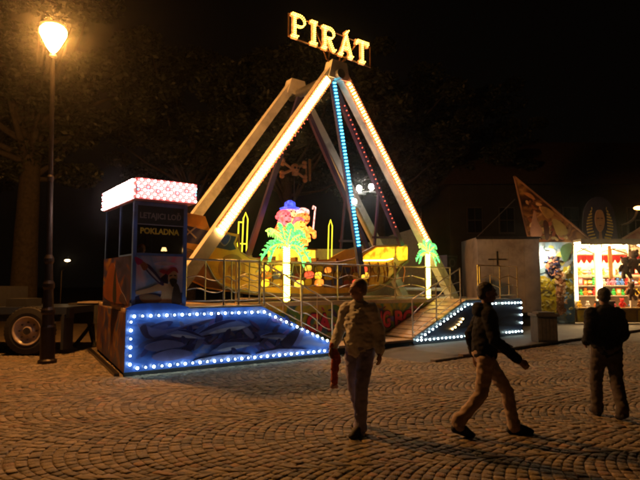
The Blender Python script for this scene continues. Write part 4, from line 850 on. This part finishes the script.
m = M((.03, .028, .03)); m.bb((-6.75, 14.3, .62), (-5.95, 15.0, 1.16)); m.build('case', MATTE, t); m = M((.35, .28, .24)); m.bb((-6.5, 14.28, 1.163), (-5.93, 15.02, 1.20)); m.build('lid', PAINT, t)  # top given a pale colour in place of light falling on it
m = M((.03, .03, .03)); m.beam((-6.6, 14.4, 0), (-6.2, 14.6, .62), .08, .08); m.beam((-6.05, 14.4, 0), (-6.3, 14.6, .62), .08, .08); m.beam((-6.3, 14.95, 0), (-6.3, 14.8, .62), .08, .08); m.each('leg', MATTE, t)

# ================================================================== TREES and dark building
def leafmesh(name, n, R_, squash, seed, size=.17):
    r = np.random.default_rng(seed); k = 80; d = r.normal(size=(k, 3)); d /= np.linalg.norm(d, axis=1)[:, None]
    cc = d*(R_*r.uniform(.45, 1, (k, 1)))*np.array([1, 1, squash]); cr = r.uniform(.07, .17, k)*R_
    w_ = r.integers(0, k, n); dd = r.normal(size=(n, 3)); dd /= np.linalg.norm(dd, axis=1)[:, None]
    P = cc[w_] + dd*(cr[w_]*r.uniform(.3, 1, n)**.5)[:, None]*np.array([1.2, 1.2, .7])
    a = r.normal(size=(n, 3)); a[:, 2] *= .5; a /= np.linalg.norm(a, axis=1)[:, None]; b = np.cross(a, r.normal(size=(n, 3))); b /= np.linalg.norm(b, axis=1)[:, None]
    s = (size*r.uniform(.6, 1.3, n))[:, None]; V = np.stack([P-a*s, P+b*s*.45, P+a*s, P-b*s*.45], 1).reshape(-1, 3)
    me = bpy.data.meshes.new(name); me.from_pydata(V.tolist(), [], np.arange(4*n).reshape(-1, 4).tolist()); me.materials.append(LEAF)
    base = np.array([.022, .028, .012]); c = base*r.uniform(.6, 1.4, (n, 1))*(1+.3*r.normal(size=(k, 1)))[w_].clip(.4, 1.7); setcol(me, c); return me, cc
CR = [leafmesh('crown', 34000, 5.2, .75, s_, .10) for s_ in (1, 2, 3)]
def tree(label, x, y, h, th, sc, var, rot):
    t = thing('tree', label, 'tree', (x, y, 0), 'W', group='dark trees behind the fair')
    c0 = Vector((x, y, h)); me, cc = CR[var]
    m = M((.05, .038, .028)); 
    m.tube([(x, y, -.1), (x+.02, y, .5), (x, y+.05, h*.35), (x+.1, y, h*.7), (x, y, h)], [th*1.35, th*1.05, th*.9, th*.7, th*.35], 12)
    Rz = Matrix.Rotation(rot, 3, 'Z')
    for q in cc[::3]:
        e = c0 + Rz @ (Vector(q)*sc*.9); b = Vector((x, y, h*random.uniform(.5, .85))); mid = b.lerp(e, .5)+Vector((0, 0, -.4)); m.tube([b, mid, e], [th*.32, th*.18, .03], 6)
    m.build('trunk', BARK, t, smooth=True)
    o = link('crown', me, t); o.location = (0, 0, h); o.rotation_euler = (0, 0, rot); o.scale = (sc, sc, sc)
tree('thick trunked tree behind the street lamp at far left', -14.5, 26, 12.6, .60, 1.42, 0, .3)
tree('second tree right of the thick trunk, behind the ticket booth', -8.6, 35, 12.6, .42, 1.45, 1, 1.2)
tree('leafy tree behind the left legs of the ride', -2.2, 34, 12.4, .42, 1.5, 2, 2.0)
tree('dark tree behind the centre of the swing ride', 4.2, 37, 13, .42, 1.4, 0, 3.1)
tree('dark tree behind the right leg of the ride', 10.2, 39, 12.5, .4, 1.3, 1, 4.2)
tree('far tree at the left edge beyond the parked trailer', -23.5, 34, 12, .45, 1.3, 2, 5.0)
bd = thing('townhouse', 'unlit townhouse with steep roof barely visible behind the prize stall', 'building', (17, 38, 0), 'W')
m = M((.03, .026, .022)); m.bb((8.5, 34.5, 0), (27, 44, 8.2)); m.build('wall', surf('plaster', .9, var=.3, scale=1.5, bump=.2), bd)
m = M((.07, .04, .03)); m.add([(8, 34, 8.2), (27.5, 34, 8.2), (27.5, 44.5, 8.2), (8, 44.5, 8.2), (11.5, 39, 12.3), (24, 39, 12.3)], [(0, 1, 5, 4), (1, 2, 5), (2, 3, 4, 5), (3, 0, 4), (0, 3, 2, 1)]); m.build('roof', surf('rooftile', .85, var=.4, scale=6, bump=.6, bscale=12), bd)
for z in (1.4, 5.0):
    for x in np.arange(9.6, 26, 2.1):
        m = M((.06, .05, .04)); m.bb((x, 34.42, z), (x+1.05, 34.498, z+1.75)); wf = m.build('window', PAINT, bd); m = M((.01, .01, .012)); 
        for a in (0, 1):
            for b in (0, 1): m.bb((x+.08+a*.47, 34.40, z+.08+b*.82), (x+.5+a*.47, 34.418, z+.84+b*.82))
        m.build('pane', surf('dark_glass', .08, var=0, bump=0), wf)

# ================================================================== PEOPLE
def fuse(prims, vox, mat, name, parent, col, wr=0., wsc=9., sm=4, cols=None):
    bm = bmesh.new(); q = M()
    for p in prims:
        if p[0] == 'c':
            _, a, b, r0, r1 = p; a = Vector(a); b = Vector(b); q.ball(a, r0, 2); q.ball(b, r1, 2); q.cyl(a, b, r0, r1, 14)
        else:
            _, c, r, *R_ = p; v, f = ICO[3]; vv = v*np.array(r)
            if R_: vv = vv @ np.array(R_[0].transposed())
            q.add(vv+np.array(c), f)
    me = bpy.data.meshes.new(name); me.from_pydata(q.v, [], q.f); me.update()
    b_ = bmesh.new(); b_.from_mesh(me); bmesh.ops.recalc_face_normals(b_, faces=b_.faces); b_.to_mesh(me); b_.free()
    o = bpy.data.objects.new(name, me); COL.objects.link(o); md = o.modifiers.new('r', 'REMESH'); md.mode = 'VOXEL'; md.voxel_size = vox; md.use_smooth_shade = True
    bpy.context.view_layer.update(); dg = bpy.context.evaluated_depsgraph_get(); m2 = bpy.data.meshes.new_from_object(o.evaluated_get(dg)); bpy.data.objects.remove(o)
    b_ = bmesh.new(); b_.from_mesh(m2)
    for _ in range(sm): bmesh.ops.smooth_vert(b_, verts=b_.verts, factor=.5, use_axis_x=True, use_axis_y=True, use_axis_z=True)
    b_.normal_update()
    if wr:
        for v in b_.verts:
            p = v.co; n_ = noise.noise(Vector((p.x*wsc, p.y*wsc, p.z*wsc*1.9))) + .5*noise.noise(Vector((p.x*wsc*2.3+5, p.y*wsc*2.3, p.z*wsc*3.5)))
            v.co = p + v.normal*(n_*wr)
    b_.to_mesh(m2); b_.free(); m2.materials.clear(); m2.materials.append(mat); m2.polygons.foreach_set('use_smooth', [True]*len(m2.polygons))
    if cols is None: setcol(m2, [col]*len(m2.polygons))
    else: setcol(m2, [cols(p.center) for p in m2.polygons])
    m2.name = name; return link(name, m2, parent)
V3 = Vector
def person(label, x, y, rot, J, S, top, legs, shoe, skin, hair, hairlen=0, headrot=0., baggy=1., hood=False, z0=0., seated=False):
    """J: joints in the person's own frame (faces -y). S overall scale"""
    t = thing('person', label, 'person', (x, y, z0), rot); t.scale = (S, S, S)
    g_ = {k: V3(v) for k, v in J.items()}
    pel, chest, neck, head = g_['pelvis'], g_['chest'], g_['neck'], g_['head']
    # body (skin): head, neck, arms with hands, legs
    Rh = Matrix.Rotation(headrot, 3, 'Z')
    def H(a): return head + Rh @ V3(a)
    P = [('e', H((0, .012, .03)), (.076, .094, .098), Rh), ('e', H((0, -.022, -.045)), (.056, .066, .066), Rh), ('e', H((0, -.050, -.085)), (.030, .028, .022), Rh),
         ('c', H((0, -.086, .012)), H((0, -.108, -.022)), .011, .015), ('e', H((0, -.075, .036)), (.05, .022, .014), Rh), ('e', H((0, -.088, -.056)), (.024, .012, .010), Rh),
         ('e', H((-.077, .01, -.008)), (.012, .02, .032), Rh), ('e', H((.077, .01, -.008)), (.012, .02, .032), Rh), ('c', neck, H((0, .015, -.05)), .056, .052), ('e', chest, (.15, .10, .19)), ('e', pel, (.14, .10, .13)), ('c', pel, chest, .12, .12)]
    for s_ in 'LR':
        a, e, w_ = g_['sh'+s_], g_['el'+s_], g_['wr'+s_]; h, k_, an = g_['hip'+s_], g_['kn'+s_], g_['an'+s_]
        P += [('c', a, e, .048, .038), ('c', e, w_, .038, .026), ('c', h, k_, .082, .052), ('c', k_, an, .052, .036), ('c', an, an+V3((0, -.1, -.05)), .035, .03)]
        # hand: palm, four fingers bent at the knuckles, thumb leaving the side
        d = (w_-e).normalized(); sd = V3((0, -1, 0)) if abs(d.y) < .8 else V3((0, 0, 1)); sd = (sd - d*sd.dot(d)).normalized(); inn = d.cross(sd)*(1 if s_ == 'L' else -1)
        pc = w_+d*.055; P.append(('c', w_, pc+d*.02, .024, .026))
        for i, (ln, of) in enumerate(((.062, .030), (.070, .011), (.066, -.009), (.052, -.028))):
            r = w_+d*.08+sd*of; P.append(('c', w_+d*.02+sd*of*.6, r, .014, .0105)); mid = r+d*ln*.5+inn*.008; P.append(('c', r, mid, .0098, .0092)); P.append(('c', mid, mid+d*ln*.32+inn*ln*.35, .0092, .008))
        tb_ = w_+d*.025+sd*.024; P.append(('c', tb_, tb_+d*.03+sd*.022, .013, .0105)); P.append(('c', tb_+d*.03+sd*.022, tb_+d*.058+sd*.022+inn*.012, .0105, .009))
    fuse(P, .0075, SKIN, 'body', t, skin, sm=3)
    # eyes and brows
    m = M((.5, .48, .45)); [m.ball(H((s_*.031, -.083, .012)), (.013, .008, .008), 2) for s_ in (-1, 1)]; m.build('eyes', SKIN, t, smooth=True)
    m = M((.03, .02, .015)); [m.ball(H((s_*.031, -.0905, .012)), .0055, 1) for s_ in (-1, 1)]; m.build('pupils', SKIN, t, smooth=True)
    m = M(tuple(c*.6 for c in hair)); [m.tube([H((s_*.015, -.095, .032)), H((s_*.032, -.094, .038)), H((s_*.050, -.082, .033))], .004, 5) for s_ in (-1, 1)]; m.build('eyebrows', HAIR, t)
    hp = [('e', H((0, .022, .045)), (.083, .094, .090), Rh), ('e', H((0, .050, -.005)), (.074, .062, .07), Rh)]
    if hairlen: hp += [('e', H((0, .07, -.07)), (.08, .045, .11), Rh)]
    fuse(hp, .009, HAIR, 'hair', t, hair, wr=.005, wsc=50, sm=2)
    # trousers
    b = baggy; P = [('e', pel+V3((0, .01, -.02)), (.165*b, .125*b, .13)), ('c', pel+V3((-.05, 0, 0)), pel+V3((.05, 0, 0)), .125*b, .125*b)]
    for s_ in 'LR':
        h, k_, an = g_['hip'+s_], g_['kn'+s_], g_['an'+s_]; P += [('c', h, k_, .100*b, .074*b), ('c', k_, an+V3((0, 0, .02)), .074*b, .068*b), ('c', an+V3((0, 0, .06)), an+V3((0, -.01, -.01)), .07*b, .076*b)]
    fuse(P, .012, CLOTH, 'trousers', t, legs, wr=.011, wsc=11, sm=3)
    # top
    P = [('e', chest+V3((0, 0, -.02)), (.19*b, .13*b, .21)), ('c', pel+V3((0, 0, .02)), chest+V3((0, 0, -.05)), .145*b, .15*b), ('c', pel+V3((-.06, 0, .06)), pel+V3((.06, 0, .06)), .135*b, .135*b), ('c', pel+V3((-.05, 0, -.02)), pel+V3((.05, 0, -.02)), .128*b, .128*b), ('c', g_['shL']+V3((-.02, 0, .012)), g_['shR']+V3((.02, 0, .012)), .068, .068), ('c', g_['shL']+V3((-.03, 0, .03)), neck+V3((.0, .01, -.01)), .05, .07), ('c', g_['shR']+V3((.03, 0, .03)), neck+V3((0, .01, -.01)), .05, .07), ('c', neck+V3((0, .01, -.03)), neck+V3((0, .005, .012)), .085, .066)]
    for s_ in 'LR':
        a, e, w_ = g_['sh'+s_], g_['el'+s_], g_['wr'+s_]; P += [('c', a, e, .083*b, .066*b), ('c', e, w_-(w_-e).normalized()*.02, .066*b, .052*b)]
    if hood: P += [('e', neck+V3((0, .09, -.03)), (.12, .07, .09))]
    fuse(P, .011, CLOTH, 'sweatshirt' if not hood else 'jacket', t, top, wr=.012, wsc=13, sm=3)
    for s_ in 'LR':
        an = g_['an'+s_]; tr_ = J.get('toe'+s_, (0, -.17, -.055)); toe = an+V3(tr_); hl = an+V3((0, .035, -.045)); up = (toe-hl).normalized()
        q = [('c', hl, an+V3((0, 0, -.0)), .045, .052), ('c', hl+V3((0, 0, .0)), toe, .044, .042), ('c', an+V3((0, -.02, 0)), toe+V3((0, 0, .01)), .05, .036), ('e', toe, (.05, .06, .036))]
        sh_ = fuse(q, .009, RUBBER, 'shoe', t, shoe, sm=2)
        zmin = min(v.co.z for v in sh_.data.vertices)
    return t
def pose(stride=.3, lean=0., armsw=.2, up=1.0, legL=None, legR=None):
    """walking pose, facing -y, L = +x side. stride: fore-aft foot distance"""
    f_, b_ = -stride*.5, stride*.5; drop = .0 + stride*stride*.14
    J = dict(pelvis=(0, 0, .97-drop), chest=(0, -lean*.6, 1.27-drop), neck=(0, -lean, 1.47-drop), head=(0, -lean*1.1-.01, 1.625-drop))
    J.update(shL=(.165, -lean*.85, 1.40-drop), shR=(-.165, -lean*.85, 1.40-drop))
    J.update(elL=(.235, armsw*.35+.03, 1.13-drop), wrL=(.225, armsw*.5-.05, .90-drop), elR=(-.235, -armsw*.35+.03, 1.13-drop), wrR=(-.225, -armsw-.06, .91-drop))
    J.update(hipL=(.09, 0, .92-drop), hipR=(-.09, 0, .92-drop))
    J.update(knL=(.10, f_*.72-.03, .50-drop*.6), anL=(.10, f_, .085), knR=(-.10, b_*.28-.02, .50-drop*.6), anR=(-.10, b_+.02, .13), toeR=(0, -.13, -.10))
    return J
JA = pose(.34, .02, .06); JA['wrR'] = (-.27, -.16, .93); JA['elR'] = (-.27, .0, 1.13); JA['wrL'] = (.27, -.02, .90)
person('man in grey sweatshirt and blue jeans walking with an orange jacket in his hand', .46, 6.20, math.radians(-34), JA, .99, (.80, .81, .82), (.36, .36, .62), (.03, .025, .02), (.62, .40, .30), (.34, .22, .12), headrot=math.radians(-40), baggy=1.04)
# the jacket he carries
jk = thing('carried_jacket', 'crumpled orange red jacket hanging from the hand of the man in grey', 'jacket', (0, 0, 0), 'W')
_a = math.radians(-34); _w = V3(JA['wrR'])*.99; hx = .46 + _w.x*math.cos(_a) - _w.y*math.sin(_a); hy = 6.20 + _w.x*math.sin(_a) + _w.y*math.cos(_a); hz = _w.z
jk.location = (hx, hy, hz); ORG[jk.name] = Vector((0, 0, 0))
fuse([('c', (-.01, 0, .03), (.03, -.02, -.08), .035, .05), ('c', (.03, -.02, -.08), (.02, -.02, -.24), .045, .05), ('c', (.0, .02, -.03), (.06, .0, -.13), .04, .04), ('c', (.02, -.02, -.24), (.015, -.01, -.40), .045, .04)], .009, CLOTH, 'jacket_cloth', jk, (.55, .13, .05), wr=.014, wsc=22, sm=2)
fuse([('c', (.0, -.012, -.42), (.035, -.012, -.43), .038, .03)], .009, CLOTH, 'cuff', jk, (.6, .4, .35), wr=.006, wsc=30, sm=1)
JB = pose(.62, .03, .25)
person('person in dark jacket and pale brown trousers striding to the right in the foreground', 1.84, 6.0, math.radians(84), JB, .99, (.012, .011, .013), (.42, .32, .26), (.012, .012, .014), (.35, .22, .16), (.03, .02, .015), baggy=1.0, hood=True)
nb = thing('paper_bag', 'small white folded paper held by the striding person', 'paper', (2.02, 5.82, .96), 'W')
m = M((.6, .58, .62)); m.box((2.02, 5.80, .97), (.09, .012, .10), Matrix.Rotation(.5, 3, 'Y')); m.box((2.06, 5.795, .92), (.03, .012, .14), Matrix.Rotation(-.6, 3, 'Y')); m.build('sheet', MATTE, nb)
JC = pose(.30, .02, .1); JC['wrL'] = (.20, -.18, .98); JC['wrR'] = (-.20, -.18, .98)
person('person in black jacket and faded jeans seen from behind walking to the stall', 3.60, 6.75, math.radians(172), JC, .93, (.010, .009, .009), (.10, .085, .085), (.012, .01, .01), (.3, .18, .13), (.02, .014, .01), baggy=1.12, hood=True)
# cashier inside the booth, seated
p_ = RW(.52, .92, 1.50)
JD = dict(pelvis=(0, .0, .34), chest=(0, -.02, .62), neck=(0, -.03, .80), head=(.02, -.05, .96), shL=(.17, -.02, .76), shR=(-.17, -.02, .76), elL=(.22, -.1, .52), wrL=(.15, -.32, .50), elR=(-.22, -.1, .52), wrR=(-.15, -.32, .50),
          hipL=(.09, -.02, .30), hipR=(-.09, -.02, .30), knL=(.11, -.28, .26), knR=(-.11, -.28, .26), anL=(.11, -.20, .0), anR=(-.11, -.20, .0), toeL=(0, -.12, -.04), toeR=(0, -.12, -.04))
person('red haired cashier seated behind the ticket booth window', p_.x, p_.y, TH, JD, .9, (.2, .1, .08), (.05, .05, .06), (.02, .02, .02), (.55, .32, .22), (.50, .13, .04), hairlen=1, z0=p_.z, seated=True)
stl = thing('stool', 'dark stool under the seated cashier', 'stool', (.60, 1.12, 1.305)); m = M((.05, .04, .04)); m.cyl((.60, 1.1, 1.52), (.60, 1.1, 1.56), .17, n=16); m.build('seat', MATTE, stl)
m = M((.1, .1, .1)); m.cyl((.60, 1.1, 1.305), (.60, 1.1, 1.52), .03); m.cyl((.60, 1.1, 1.302), (.60, 1.1, 1.32), .15, n=14); m.build('leg', METAL, stl)

# ================================================================== thin air volume added to stand in for lens bloom at the lamp
if LENS_GLOW:
    m = M(); m.bb((-60, -6, -1.2), (60, 60, 22)); m_, nt, out = mat_new('lens_glow_air'); pv_ = nt.nodes.new('ShaderNodeVolumePrincipled'); pv_.inputs['Density'].default_value = LENS_GLOW; pv_.inputs['Color'].default_value = (.9, .9, .9, 1); pv_.inputs['Anisotropy'].default_value = .965
    nt.links.new(pv_.outputs[0], out.inputs['Volume']); hz = m.build('lens_glow_volume', m_, None, kind='stuff')
